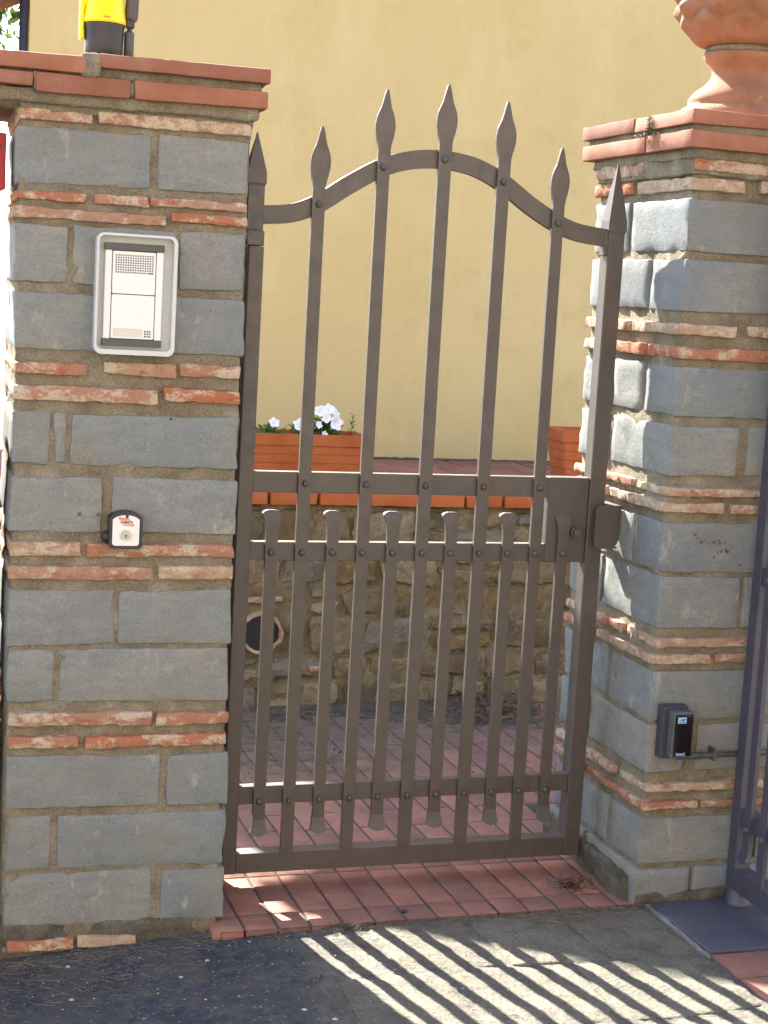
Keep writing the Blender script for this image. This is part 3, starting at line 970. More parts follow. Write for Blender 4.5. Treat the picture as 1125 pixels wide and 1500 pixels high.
def rivet_mesh():
    bm = bmesh.new()
    bmesh.ops.create_uvsphere(bm, u_segments=12, v_segments=8, radius=0.0085)
    bmesh.ops.scale(bm, vec=(1, 0.75, 1), verts=bm.verts)
    me = bpy.data.meshes.new('rivet'); bm.to_mesh(me); bm.free()
    me.materials.append(MI)
    for p in me.polygons:
        p.use_smooth = True
    return me


RV = rivet_mesh()


def sqpost(w, d, z0, z1, tip, bulge=0.004):
    """square tube closed by a drawn-out four-sided spear"""
    bm = bmesh.new()
    levels = [(z0, w / 2, d / 2), (z1, w / 2, d / 2)]
    if tip:
        levels += [(z1 + 0.006, w / 2 + bulge, d / 2 + bulge * 0.6), (z1 + 0.03, w / 2 + bulge * 0.7, d / 2 + bulge * 0.5)]
        for f in (0.35, 0.6, 0.85):
            z = z1 + 0.03 + (tip - z1 - 0.03) * f
            levels.append((z, (w / 2 + bulge * 0.7) * (1 - f) ** 0.92, (d / 2 + bulge * 0.5) * (1 - f) ** 0.92))
        levels.append((tip, 0.0012, 0.0012))
    rings = []
    for z, a, b in levels:
        rings.append([bm.verts.new((sx * a, sy * b, z)) for sx, sy in ((-1, -1), (1, -1), (1, 1), (-1, 1))])
    for r1, r2 in zip(rings, rings[1:]):
        for k in range(4):
            bm.faces.new((r1[k], r1[(k + 1) % 4], r2[(k + 1) % 4], r2[k]))
    bm.faces.new(list(reversed(rings[0]))); bm.faces.new(rings[-1])
    vert_edges = [e for e in bm.edges if abs(e.verts[0].co.x - e.verts[1].co.x) < 1e-6 and abs(e.verts[0].co.z - e.verts[1].co.z) > 0.3]
    bmesh.ops.bevel(bm, geom=vert_edges, offset=0.0025, segments=2, affect='EDGES', profile=0.5)
    return bm


def bar_object(gate, short, x, tip, rivets, mat):
    bm = bar_short() if short else bar_tall(tip)
    bmesh.ops.bevel(bm, geom=[e for e in bm.edges if len(e.link_faces) == 2 and e.calc_face_angle(0) > 1.2], offset=0.0008, segments=1, affect='EDGES')
    w_ = random.uniform(0.965, 1.04)
    for v in bm.verts:
        v.co.x *= w_
        if v.co.z > 1.3:
            v.co.x += 0.0016 * noise.noise(Vector((x * 40, v.co.z * 9, 0)))
    o = from_bm('bar', bm, mat, gate, (x, 0.0, 0.0), (0, random.uniform(-.0012, .0012), 0))
    for z in rivets:
        r = link('rivet', RV, None, o, (random.uniform(-.001, .001), -0.0065, z))
        r.rotation_euler = (0, 0, random.uniform(0, 1))
    return o


def rail(gate, x0, x1, zc, h, d, yc, mat, name='rail', mesh_bev=0.0015):
    bm = bmesh.new()
    bbox(bm, x0, x1, yc - d / 2, yc + d / 2, zc - h / 2, zc + h / 2, mesh_bev, 2)
    return from_bm(name, bm, mat, gate)


G = empty('pedestrian_gate', 'closed wrought iron pedestrian gate with spear tips between the two stone pillars', 'gate', (0, 0, 0), 0.0, 'iron gates')
# frame
from_bm('hinge_post', sqpost(0.0345, 0.046, 0.022, 1.468, None), MI, G, (0.0165, 0.023, 0))
o = from_bm('post_spear', sqpost(0.036, 0.038, 1.504, 1.600, 1.716, 0.0035), MI, G, (0.0115, 0.020, 0))
from_bm('latch_post', sqpost(0.042, 0.042, 0.022, 1.552, 1.716, 0.0025), MI, G, (0.887, 0.021, 0))
bm = bmesh.new()
bbox(bm, -0.008, 0.032, -0.006, 0.048, 1.469, 1.503, 0.003, 2)
o = from_bm('hinge_collar', bm, MI, G)
bm = bmesh.new()
bmesh.ops.create_uvsphere(bm, u_segments=14, v_segments=8, radius=0.013)
bmesh.ops.translate(bm, vec=(-0.013, 0.004, 1.489), verts=bm.verts)
tube(bm, [(-0.05, 0.02, 1.489), (-0.01, 0.02, 1.489)], 0.009, 10)
from_bm('hinge_pin', bm, MI, o)
rail(G, 0.0335, 0.866, 0.0465, 0.048, 0.040, 0.020, MI, 'bottom_rail')
rail(G, 0.0335, 0.866, 0.2095, 0.043, 0.024, 0.0165, MI)
rail(G, 0.0335, 0.760, 0.7850, 0.043, 0.024, 0.0165, MI)
rail(G, 0.0335, 0.760, 0.9440, 0.048, 0.024, 0.0165, MI)
# arched top band
arch = [(0.030, 1.538), (0.096, 1.546), (0.155, 1.571), (0.225, 1.618), (0.300, 1.661), (0.370, 1.683), (0.443, 1.689), (0.520, 1.679), (0.589, 1.650), (0.666, 1.601), (0.734, 1.566), (0.792, 1.548), (0.866, 1.540)]
c = smooth_pts([(x, 0, z) for x, z in arch], 6)
bm = bmesh.new()
ra = []
for i, p in enumerate(c):
    d = (c[min(i + 1, len(c) - 1)] - c[max(i - 1, 0)]).normalized()
    nrm = Vector((-d.z, 0, d.x)) * 0.0205
    ra.append([bm.verts.new(p + nrm * s + Vector((0, y, 0))) for s, y in ((-1, 0.0045), (1, 0.0045), (1, 0.0205), (-1, 0.0205))])
for r1, r2 in zip(ra, ra[1:]):
    for k in range(4):
        bm.faces.new((r1[k], r1[(k + 1) % 4], r2[(k + 1) % 4], r2[k]))
bm.faces.new(ra[0]); bm.faces.new(list(reversed(ra[-1])))
from_bm('arched_rail', bm, MI, G)
tall = [(0.1525, 1.7405, 1.569), (0.2990, 1.8330, 1.661), (0.4435, 1.8564, 1.689), (0.5880, 1.8317, 1.650), (0.7325, 1.7397, 1.566)]
for x, tip, zr in tall:
    bar_object(G, False, x, tip, [0.1965, 0.784, 0.943, zr], MI)
for x in (0.0815, 0.2255, 0.3710, 0.5160, 0.6600, 0.8020):
    bar_object(G, True, x, 0, [0.1965, 0.784], MI)
# lock case, a box between the last tall bar and the latch post
bm = bmesh.new()
bbox(bm, 0.7605, 0.8655, 0.006, 0.040, 0.762, 0.968, 0.002, 2)
lk = from_bm('lock_case', bm, MI, G)
bm = bmesh.new()
tube(bm, [(0.8365, 0.008, 0.836), (0.8365, -0.004, 0.836)], 0.0145, 20)
tube(bm, [(0.8365, -0.004, 0.836), (0.8365, -0.014, 0.836)], 0.0105, 20)
bbox(bm, 0.8355, 0.8385, -0.0145, -0.0135, 0.828, 0.8345)
from_bm('lock_cylinder', bm, MI, lk)
# flange where the rails meet the latch post
for z, h in ((1.530, 0.062),):
    bm = bmesh.new()
    bbox(bm, 0.856, 0.8662, 0.002, 0.030, z - h / 2, z + h / 2 - 0.008, 0.001)
    from_bm('rail_flange', bm, MI, G)

# latch keeper on the right pillar
KP = empty('latch_keeper', 'rounded iron latch keeper plate fixed to the right pillar beside the gate latch', 'latch keeper', (0.94, 0.0, 0.85))
bm = bmesh.new()
pts = []
x0, x1, z0, z1, rr = -0.066, 0.001, -0.050, 0.056, 0.014
for cx, cz, a0 in ((x0 + rr, z1 - rr, 90), (x0 + rr, z0 + rr, 180)):
    for k in range(5):
        a = R(a0 + 90 * k / 4); pts.append((cx + rr * math.cos(a), cz + rr * math.sin(a)))
pts += [(x1 - 0.016, z0), (x1 - 0.006, z0 + 0.012), (x1, z0 + 0.030), (x1, z1)]
prism(bm, pts, -0.026, -0.020)
from_bm('front_plate', bm, MI, KP)
bm = bmesh.new(); bbox(bm, -0.028, 0.0, -0.020, 0.055, 0.051, 0.056, 0.001); from_bm('top_flange', bm, MI, KP)
bm = bmesh.new(); bbox(bm, -0.028, -0.002, -0.020, 0.055, -0.050, -0.045, 0.001); from_bm('bottom_flange', bm, MI, KP)

# ------------------------------------------------------------------ driveway gate leaf, swung out towards the street
D = empty('driveway_gate', 'dark iron driveway gate leaf swung open towards the street beside the right pillar', 'gate', (1.166, -0.272, 0.0), R(-92.5), 'iron gates')
from_bm('hinge_post', sqpost(0.040, 0.040, 0.03, 1.70, 1.86, 0.003), MID, D, (0.020, 0.020, 0))
rail(D, 0.040, 1.5, 0.060, 0.050, 0.042, 0.020, MID, 'bottom_rail')
rail(D, 0.040, 1.5, 0.212, 0.043, 0.024, 0.0165, MID)
rail(D, 0.040, 1.5, 0.785, 0.043, 0.024, 0.0165, MID)
rail(D, 0.040, 1.5, 0.945, 0.048, 0.024, 0.0165, MID)
rail(D, 0.040, 1.5, 1.600, 0.048, 0.020, 0.0165, MID)
rail(D, 1.5, 1.54, 0.90, 1.75, 0.040, 0.020, MID, 'end_post')
x = 0.088
i = 0
while x < 1.47:
    bar_object(D, i % 2 == 0, x, 1.78, [0.1965, 0.784] + ([] if i % 2 == 0 else [0.943, 1.6]), MID)
    x += 0.0725; i += 1
FT = empty('gate_pivot_foot', 'round iron pivot foot under the open driveway gate post', 'gate foot', (1.188, -0.297, -0.008))
bm = bmesh.new()
lathe(bm, [(0.034, 0.0), (0.034, 0.008), (0.030, 0.016), (0.027, 0.036), (0.022, 0.046)], 28)
from_bm('cup', bm, MID, FT, smooth=True)
bm = bmesh.new()
bbox(bm, -0.012, 0.05, -0.012, 0.012, 0.040, 0.052, 0.002)
from_bm('bracket', bm, MID, FT)
# steel plate in the ground and the driveway tiles
bm = bmesh.new()
bbox(bm, 0.976, 1.75, -0.545, -0.262, -0.016, -0.0065, 0.0015)
o = from_bm('ground_plate', bm, MSTEEL)
tag(o, 'flat blue grey steel plate set in the ground below the driveway gate', 'steel plate')
ed = block('plate_edging', 0.962, 0.9745, -0.560, -0.262, -0.05, -0.0085, m_plain('grey_edging', (0.19, 0.185, 0.17), 0.9, var=0.3, bump=0.6), pav, r=0.003, cell=0.012, amp=0.0018, chip=0.002, skew=0)
dr = link('driveway', grid_mesh(frange(0.972, 2.8, 0.06), frange(-1.9, -0.262, 0.06), lambda x, y: -0.024 + 0.001 * noise.noise(Vector((x * 20, y * 20, 0)))), MJ, smooth=True)
struct(dr)
yy = -0.552
r_ = 0
while yy > -1.6:
    xx = 0.978 - (0.10 if r_ % 2 else 0)
    while xx < 2.0:
        xa, xb = max(xx, 0.978), xx + 0.245
        if xb - xa > 0.05:
            block('driveway_tile', xa, xb, yy - 0.118, yy, -0.05, -0.012 + random.uniform(-.0008, .0008), MP, dr, r=0.003, cell=0.06, amp=0.0008, chip=0.0012, skew=0)
        xx += 0.250
    yy -= 0.124; r_ += 1

# ------------------------------------------------------------------ intercom on the left pillar
def on_left(x, z, off=0.0):
    """point on the front face plane of the left pillar (world), x along the gate line, off outwards"""
    u = (x + 0.05) / math.cos(CH)
    return Vector((-0.05 + u * math.cos(CH) + off * math.sin(CH), -0.199 + u * math.sin(CH) - off * math.cos(CH), z))


def rrect(x0, x1, z0, z1, r, n=5, tilt=0.0):
    p = []
    for cx, cz, a0 in ((x1 - r, z1 - r, 0), (x0 + r, z1 - r, 90), (x0 + r, z0 + r, 180), (x1 - r, z0 + r, 270)):
        for k in range(n):
            a = R(a0 + 90 * k / (n - 1)); p.append((cx + r * math.cos(a), cz + r * math.sin(a)))
    return p


def ring_prism(bm, outer, inner, y0, y1):
    n = len(outer)
    A = [bm.verts.new((x, y0, z)) for x, z in outer]; B = [bm.verts.new((x, y1, z)) for x, z in outer]
    Cc = [bm.verts.new((x, y0, z)) for x, z in inner]; Dd = [bm.verts.new((x, y1, z)) for x, z in inner]
    for i in range(n):
        j = (i + 1) % n
        bm.faces.new((A[i], A[j], Cc[j], Cc[i])); bm.faces.new((B[i], Dd[i], Dd[j], B[j]))
        bm.faces.new((A[i], B[i], B[j], A[j])); bm.faces.new((Cc[i], Cc[j], Dd[j], Dd[i]))


IC = empty('intercom', 'white door intercom with speaker grille in a grey rain hood on the left pillar', 'intercom', on_left(-0.2805, 1.349), CH)
hw, hh = 0.0815, 0.1215
bm = bmesh.new()
ring_prism(bm, rrect(-hw, hw, -hh, hh, 0.015), rrect(-hw + 0.005, hw - 0.0075, -hh + 0.010, hh - 0.005, 0.011), -0.040, 0.004)
from_bm('hood', bm, MGP, IC)
bm = bmesh.new()
prism(bm, rrect(-hw + 0.004, hw - 0.004, -hh + 0.004, hh - 0.004, 0.012), -0.012, 0.003)
from_bm('back_plate', bm, MGP, IC)
bm = bmesh.new(); bbox(bm, -0.0645, 0.0555, -0.030, -0.012, 0.088, 0.1025, 0.001); from_bm('top_bar', bm, MDG, IC)
bm = bmesh.new(); bbox(bm, -0.0645, 0.0555, -0.030, -0.012, -0.1045, -0.0905, 0.001)
bbox(bm, -0.0645, -0.0490, -0.0305, -0.012, -0.1045, -0.0905, 0.001); from_bm('bottom_bar', bm, MDG, IC)
for xa, xb in ((-0.0632, -0.0495), (0.0405, 0.0545)):
    bm = bmesh.new(); bbox(bm, xa, xb, -0.028, -0.012, -0.0905, 0.088, 0.001); from_bm('side_rail', bm, MWA, IC)
bm = bmesh.new(); bbox(bm, -0.0495, 0.0405, -0.020, -0.011, -0.0905, 0.088); from_bm('module_gap', bm, MDG, IC)
bm = bmesh.new(); prism(bm, rrect(-0.0478, 0.0388, 0.0015, 0.0865, 0.003), -0.0275, -0.018); sp_ = from_bm('speaker_module', bm, MWA, IC)
bm = bmesh.new(); prism(bm, rrect(-0.0478, 0.0388, -0.0890, -0.0005, 0.003), -0.0275, -0.018); bt_ = from_bm('button_module', bm, MWA, IC)


def disc(bm, x, z, y, r, n=8):
    vs = [bm.verts.new((x + r * math.cos(2 * math.pi * k / n), y, z + r * math.sin(2 * math.pi * k / n))) for k in range(n)]
    bm.faces.new(vs)


bm = bmesh.new()
for i in range(16):
    for j in range(8):
        if j == 0 and i > 12:
            continue
        disc(bm, -0.0410 + i * 0.00492, 0.0445 + j * 0.00485, -0.0279, 0.0017)
stuff(from_bm('speaker_holes', bm, MBK, sp_))
bm = bmesh.new(); prism(bm, rrect(0.0225, 0.0345, 0.0430, 0.0458, 0.0012), -0.0282, -0.027); from_bm('badge', bm, MDG, sp_)
bm = bmesh.new(); ring_prism(bm, rrect(-0.0425, 0.0155, -0.0850, -0.0685, 0.001), rrect(-0.0410, 0.0140, -0.0835, -0.0700, 0.001), -0.0285, -0.027); from_bm('name_frame', bm, MGP, bt_)
bm = bmesh.new(); bbox(bm, -0.0410, 0.0140, -0.0279, -0.027, -0.0835, -0.0700); from_bm('name_card', bm, m_plain('cream_card', (0.62, 0.60, 0.52), 0.5, var=0.03), bt_)
bm = bmesh.new()
for i in range(3):
    for j in range(3):
        disc(bm, 0.0215 + i * 0.0050, -0.0832 + j * 0.0050, -0.0279, 0.0019)
from_bm('call_button_dots', bm, MBK, bt_)

# ------------------------------------------------------------------ key switch
KS = empty('key_switch', 'small black and white gate key switch with orange arrows on the left pillar', 'key switch', on_left(-0.2835, 0.8645), CH)


def arched(w, zb, zs, zt, r=0.006):
    p = []
    for k in range(5):
        a = R(270 + 90 * k / 4); p.append((w - r + r * math.cos(a), zb + r + r * math.sin(a)))
    for k in range(9):
        a = R(25 + 130 * k / 8)
        p.append((w * math.cos(a) / math.cos(R(25)) if abs(math.cos(a)) > 0 else 0, zs + (zt - zs) * (math.sin(a) - math.sin(R(25))) / (1 - math.sin(R(25)))))
    for k in range(5):
        a = R(180 + 90 * k / 4); p.append((-w + r + r * math.cos(a), zb + r + r * math.sin(a)))
    return p


bm = bmesh.new(); prism(bm, arched(0.0345, -0.0385, 0.026, 0.0395, 0.010), -0.030, 0.006)
from_bm('case', bm, MBK, KS)
bm = bmesh.new(); prism(bm, arched(0.0275, -0.0315, 0.023, 0.0325, 0.006), -0.0325, -0.029)
fp = from_bm('face_plate', bm, MWP, KS)
bm = bmesh.new(); tube(bm, [(0, -0.032, -0.0085), (0, -0.0375, -0.0085)], 0.0105, 24)
cyl = from_bm('lock_cylinder', bm, MNK, fp)
bm = bmesh.new(); tube(bm, [(0, -0.0375, -0.0095), (0, -0.0385, -0.0095)], 0.0062, 20)
from_bm('lock_core', bm, MNK, fp)
bm = bmesh.new(); bbox(bm, -0.0011, 0.0011, -0.0390, -0.0383, -0.0140, -0.0090); disc(bm, 0, -0.0090, -0.0391, 0.0019, 10)
from_bm('keyhole', bm, MBK, fp)
bm = bmesh.new(); disc(bm, 0.0015, 0.0300, -0.0328, 0.0035, 12); bbox(bm, -0.0005, 0.0035, -0.0330, -0.0322, 0.0265, 0.0300)
from_bm('screw_recess', bm, MBK, fp)
bm = bmesh.new()
prism(bm, [(-0.0170, 0.0255), (-0.0118, 0.0300), (-0.0118, 0.0272), (0.0030, 0.0272), (0.0090, 0.0225), (-0.0110, 0.0225), (-0.0118, 0.0238), (-0.0118, 0.0210)], -0.0329, -0.0322)
prism(bm, [(0.0175, 0.0118), (0.0128, 0.0158), (0.0128, 0.0132), (-0.0070, 0.0132), (-0.0045, 0.0102), (0.0128, 0.0102), (0.0128, 0.0078)], -0.0329, -0.0322)
from_bm('arrow_print', bm, MOR, fp)
text_mesh('lettering', 'GiBiDi', 0.0092, MGT, fp, (0.0005, -0.0332, 0.0178), (R(90), 0, 0), 0.0003, 0.0002)
bm = bmesh.new(); bbox(bm, -0.0185, -0.0120, -0.0326, -0.0322, -0.0085, -0.0079); bbox(bm, 0.0125, 0.0210, -0.0326, -0.0322, -0.0090, -0.0084)
stuff(from_bm('print_line', bm, m_plain('pale_print', (0.55, 0.42, 0.38), 0.5), fp))
bm = bmesh.new()
bmesh.ops.create_uvsphere(bm, u_segments=14, v_segments=10, radius=0.013)
bmesh.ops.translate(bm, vec=(-0.036, -0.008, -0.0165), verts=bm.verts)
from_bm('side_knob', bm, MBK, KS, smooth=True)

# ------------------------------------------------------------------ photocell and conduit on the right pillar
PC = empty('photocell', 'black gate photocell with pale blue logo low on the right pillar', 'photocell', (0.992, -0.249, 0.412))
bm = bmesh.new(); bbox(bm, -0.030, 0.034, -0.030, 0.0, -0.062, 0.062, 0.002, 2); from_bm('back_box', bm, m_plain('navy_plastic', (0.045, 0.047, 0.062), 0.45), PC)
bm = bmesh.new(); bbox(bm, -0.0185, 0.0335, -0.058, -0.030, -0.055, 0.055, 0.004, 3); bd = from_bm('cover', bm, m_plain('weathered_dark_plastic', (0.085, 0.088, 0.085), 0.5, var=0.25), PC)
bm = bmesh.new(); bbox(bm, -0.0135, 0.031, -0.063, -0.057, -0.049, 0.049, 0.003, 2); ln = from_bm('lens', bm, MBKG, PC)
bm = bmesh.new(); bbox(bm, -0.0100, 0.0120, -0.0636, -0.0628, 0.030, 0.0445); from_bm('logo_print', bm, MLB, ln)
bm = bmesh.new()
prism(bm, [(-0.008, 0.036), (0.003, 0.041), (0.000, 0.037), (0.009, 0.042), (0.010, 0.040), (0.001, 0.034), (0.004, 0.0385)], -0.0640, -0.0636)
prism(bm, [(-0.007, 0.0325), (0.010, 0.0335), (0.010, 0.0322), (-0.007, 0.0314)], -0.0640, -0.0636)
from_bm('logo_mark', bm, m_plain('deep_blue_print', (0.02, 0.06, 0.16), 0.5), ln)
text_mesh('lettering', 'FAAC', 0.0095, MLB, ln, (0.003, -0.0637, -0.0435), (R(90), 0, 0), 0.0003, 0.0003)
CD = empty('cable_conduit', 'thin brown cable conduit running right from the photocell along the right pillar', 'conduit', (1.01, -0.256, 0.351))
bm = bmesh.new()
tube(bm, [(-0.010, -0.016, 0.012), (-0.010, -0.016, 0.004), (-0.004, -0.016, 0.0), (0.40, -0.010, 0.003)], 0.0068, 12)
from_bm('pipe', bm, m_plain('brown_conduit', (0.085, 0.075, 0.065), 0.5), CD, smooth=True)
bm = bmesh.new(); bbox(bm, 0.092, 0.101, -0.024, 0.008, -0.012, 0.017, 0.002); from_bm('clip', bm, MDG, CD)
bm = bmesh.new(); tube(bm, [(0.028, -0.0155, 0.0005), (0.062, -0.015, 0.0008)], 0.0085, 12); from_bm('coupling', bm, MDG, CD, smooth=True)

# ------------------------------------------------------------------ warning lamp and antenna
WL = empty('warning_lamp', 'yellow flashing warning lamp with black base on the left pillar cap', 'warning lamp', (-0.333, 0.0, 1.812))
bm = bmesh.new(); lathe(bm, [(0.040, 0.0), (0.0405, 0.05), (0.0415, 0.082), (0.0440, 0.096), (0.0440, 0.100)], 40); from_bm('base', bm, MBK, WL, smooth=True)
bm = bmesh.new(); lathe(bm, [(0.0455, 0.0955), (0.0455, 0.101), (0.0435, 0.112), (0.0385, 0.16), (0.034, 0.20), (0.028, 0.22), (0.012, 0.232)], 40); from_bm('dome', bm, MYL, WL, smooth=True)
bm = bmesh.new(); bbox(bm, -0.052, -0.043, -0.012, 0.012, 0.060, 0.150, 0.003, 2); from_bm('clip', bm, MYL, WL)
bm = bmesh.new(); bbox(bm, -0.008, 0.006, -0.0462, -0.044, 0.1035, 0.1065); from_bm('latch_slot', bm, MOR, WL)
AN = empty('antenna', 'slim dark radio antenna standing beside the yellow lamp on the left pillar', 'antenna', (-0.280, 0.0, 1.812))
bm = bmesh.new(); tube(bm, [(0, 0, 0), (0, 0, 0.082), (0, 0, 0.086)], [0.0108, 0.0108, 0.008], 18); from_bm('base_stem', bm, MDG, AN, smooth=True)
bm = bmesh.new(); tube(bm, [(0, 0, 0.084), (0.002, 0, 0.104)], 0.0055, 12); bbox(bm, -0.008, 0.010, -0.008, 0.008, 0.092, 0.110, 0.002); from_bm('joint', bm, MBK, AN)
bm = bmesh.new(); tube(bm, [(0.002, 0, 0.108), (0.003, 0, 0.114), (0.014, 0, 0.42)], [0.012, 0.0145, 0.0120], 18); from_bm('whip', bm, MDG, AN, smooth=True)

# ------------------------------------------------------------------ low rubble wall and letter box left of the left pillar
LW = empty('boundary_wall', 'low rough rubble boundary wall running left from the left pillar', 'wall', (-0.545, -0.10, 0), R(-2))
rough_shell('mortar', -1.6, 0.0, 0.02, 0.33, -0.14, 1.10, MMR, LW, cell=0.03, amp=0.006)
z = -0.12
while z < 1.08:
    h = random.uniform(0.09, 0.15); x = -1.6
    if z + h > 1.10:
        h = 1.10 - z
    if h < 0.04:
        break
    while x < -0.02:
        w_ = min(random.uniform(0.10, 0.26), 0.0 - x)
        block('stone', x + 0.006, x + w_ - 0.006, random.uniform(-.004, .008), 0.12, z + 0.006, z + h - 0.006, MR, LW, r=0.018, cell=0.03, amp=0.004, chip=0.004, skew=0.004)
        x += w_
    z += h
x = -1.6
while x < -0.02:
    w_ = min(random.uniform(0.15, 0.26), -x)
    block('coping_stone', x, x + w_ - 0.008, -0.02, 0.35, 1.10, 1.155 + random.uniform(-.01, .012), MM, LW, r=0.012, cell=0.02, amp=0.006, chip=0.006)
    x += w_
bm = bmesh.new(); bbox(bm, -0.64, -0.532, -0.06, 0.16, 1.548, 1.663, 0.003, 2)
o = from_bm('letter_box', bm, MRED)
tag(o, 'small red metal letter box hung on the left side of the left pillar', 'letter box')
bm = bmesh.new(); bbox(bm, -0.630, -0.543, -0.0645, -0.058, 1.632, 1.638); from_bm('letter_slot', bm, MBK, o)

# ------------------------------------------------------------------ terrace: retaining wall, coping, floor tiles
YW = 1.586
TW = empty('retaining_wall', 'ochre rubble retaining wall behind the gate with a red brick coping', 'wall', (0, YW, 0))
rough_shell('mortar', -1.2, 3.2, 0.015, 0.35, -0.10, 0.672, MMR, TW, cell=0.018, amp=0.008)
rw = random.Random(5)
zrow = -0.05
pipe_c = (0.458, 0.243)
while zrow < 0.655:
    h = rw.uniform(0.085, 0.15)
    if zrow + h > 0.60:
        h = 0.664 - zrow
    x = -0.5 + rw.uniform(0, 0.1)
    while x < 2.3:
        w_ = rw.uniform(0.11, 0.27)
        cx, cz = x + w_ / 2, zrow + h / 2
        splits = [(x, x + w_, zrow, zrow + h)]
        if rw.random() < 0.22:
            m_ = zrow + h * rw.uniform(0.4, 0.6)
            splits = [(x, x + w_, zrow, m_), (x, x + w_, m_, zrow + h)]
        for (a, b, c0, c1) in splits:
            if abs((a + b) / 2 - pipe_c[0]) < (b - a) / 2 + 0.055 and abs((c0 + c1) / 2 - pipe_c[1]) < (c1 - c0) / 2 + 0.055:
                continue
            mt = MR
            block('stone' if mt is MR else 'brick', a + 0.006, b - 0.006, rw.uniform(-0.012, 0.010), 0.10, c0 + 0.005, c1 - 0.005, mt, TW, r=0.018, cell=0.018, amp=0.0070, chip=0.009, skew=0.010, rot=rw.uniform(-.03, .03))
        x += w_
    zrow += h
# terracotta drain pipe end in the wall
bm = bmesh.new()
pts = []
n = 28
for (r0, y) in ((0.072, 0.02), (0.073, -0.014), (0.062, -0.016), (0.061, 0.0), (0.060, 0.16)):
    pts.append([bm.verts.new(((r0 + 0.012 * noise.noise(Vector((math.cos(a) * 2.5, math.sin(a) * 2.5, y * 30)))) * math.cos(a), y, (r0 * 0.98) * math.sin(a))) for a in [2 * math.pi * k / n for k in range(n)]])
for a_, b_ in zip(pts, pts[1:]):
    for k in range(n):
        bm.faces.new((a_[k], a_[(k + 1) % n], b_[(k + 1) % n], b_[k]))
pp = from_bm('drain_pipe', bm, MB_, TW, (pipe_c[0], 0, pipe_c[1]), smooth=True)
bm = bmesh.new(); tube(bm, [(pipe_c[0], -0.003, pipe_c[1]), (pipe_c[0], 0.165, pipe_c[1])], 0.0605, 24); from_bm('pipe_shade_plug', bm, MBK, TW)  # black plug stands in for the shade inside the open pipe
block('brick', 0.41, 0.53, -0.004, 0.08, 0.345, 0.362, MB_, TW, r=0.004, cell=0.012, amp=0.0015)
block('brick', 0.63, 0.70, -0.008, 0.08, 0.108, 0.128, MB_, TW, r=0.004, cell=0.012, amp=0.0015)
# coping bricks
x = -1.2
seq = [0.176, 0.180, 0.172, 0.352, 0.142, 0.178]
i = 0
edges = [0.463 + 0.17 * k for k in range(3)]
joints = [-1.2]
while joints[-1] < 0.25:
    joints.append(joints[-1] + 0.237)
joints = [-1.2, -0.96, -0.72, -0.48, -0.25, -0.02, 0.22, 0.463, 0.6326, 0.8107, 1.02, 1.150, 1.290, 1.50, 1.68, 1.87, 2.05, 2.25, 2.45, 2.65, 2.85, 3.05, 3.2]
for a, b in zip(joints, joints[1:]):
    block('coping_brick', a + 0.005, b - 0.005, -0.016 + random.uniform(-.002, .002), 0.24, 0.6745, 0.7155, MTC, TW, r=0.003, cell=0.05, amp=0.0008, chip=0.0015, skew=0.0008)
TF = link('terrace', grid_mesh(frange(-1.2, 5.2, 0.2), frange(YW + 0.20, 2.72, 0.1), lambda x, y: 0.706), MJ)
struct(TF)
for r_i, ya in enumerate((YW + 0.252, YW + 0.56, YW + 0.868)):
    xx = -0.6 + 0.12 * r_i
    while xx < 3.0:
        block('floor_tile', xx, xx + 0.298, ya, min(ya + 0.300, 2.698), 0.69, 0.7165 + random.uniform(-.001, .001), MTT, TF, r=0.003, cell=0.08, amp=0.0008, chip=0.001, skew=0)
        xx += 0.306
# dirt line where the wall meets the terrace
dl = link('wall_foot_dirt', grid_mesh(frange(-0.2, 3.0, 0.012), frange(2.672, 2.70, 0.007), lambda x, y: 0.7165 + max(0, (y - 2.674)) * 0.30 * (0.6 + 0.5 * noise.noise(Vector((x * 40, 0, 0)))) + 0.001), MSOIL, smooth=True)
dl['kind'] = 'stuff'

# ------------------------------------------------------------------ the yellow house
H = empty('house', 'yellow plastered house gable standing above the terrace behind the gate', 'house', (-0.243, 2.702, 0.70))
SL = 0.62
EZ = 1.722           # rake height above the house origin at the left wall corner, before overhang
RX = 3.2
bm = bmesh.new()
wallpts = [(0, -0.8), (RX * 2, -0.8), (RX * 2, EZ + 0.15), (RX, EZ + 0.15 + SL * RX), (0, EZ + 0.15)]
prism(bm, wallpts, 0.0, 0.35)
from_bm('wall', bm, MPL, H)
def plan_prism(bm, pts, z0, z1):
    a = [bm.verts.new((x, y, z0(x) if callable(z0) else z0)) for x, y in pts]
    b = [bm.verts.new((x, y, z1(x) if callable(z1) else z1)) for x, y in pts]
    n = len(pts)
    bm.faces.new(a); bm.faces.new(list(reversed(b)))
    for i in range(n):
        bm.faces.new((a[i], b[i], b[(i + 1) % n], a[(i + 1) % n]))


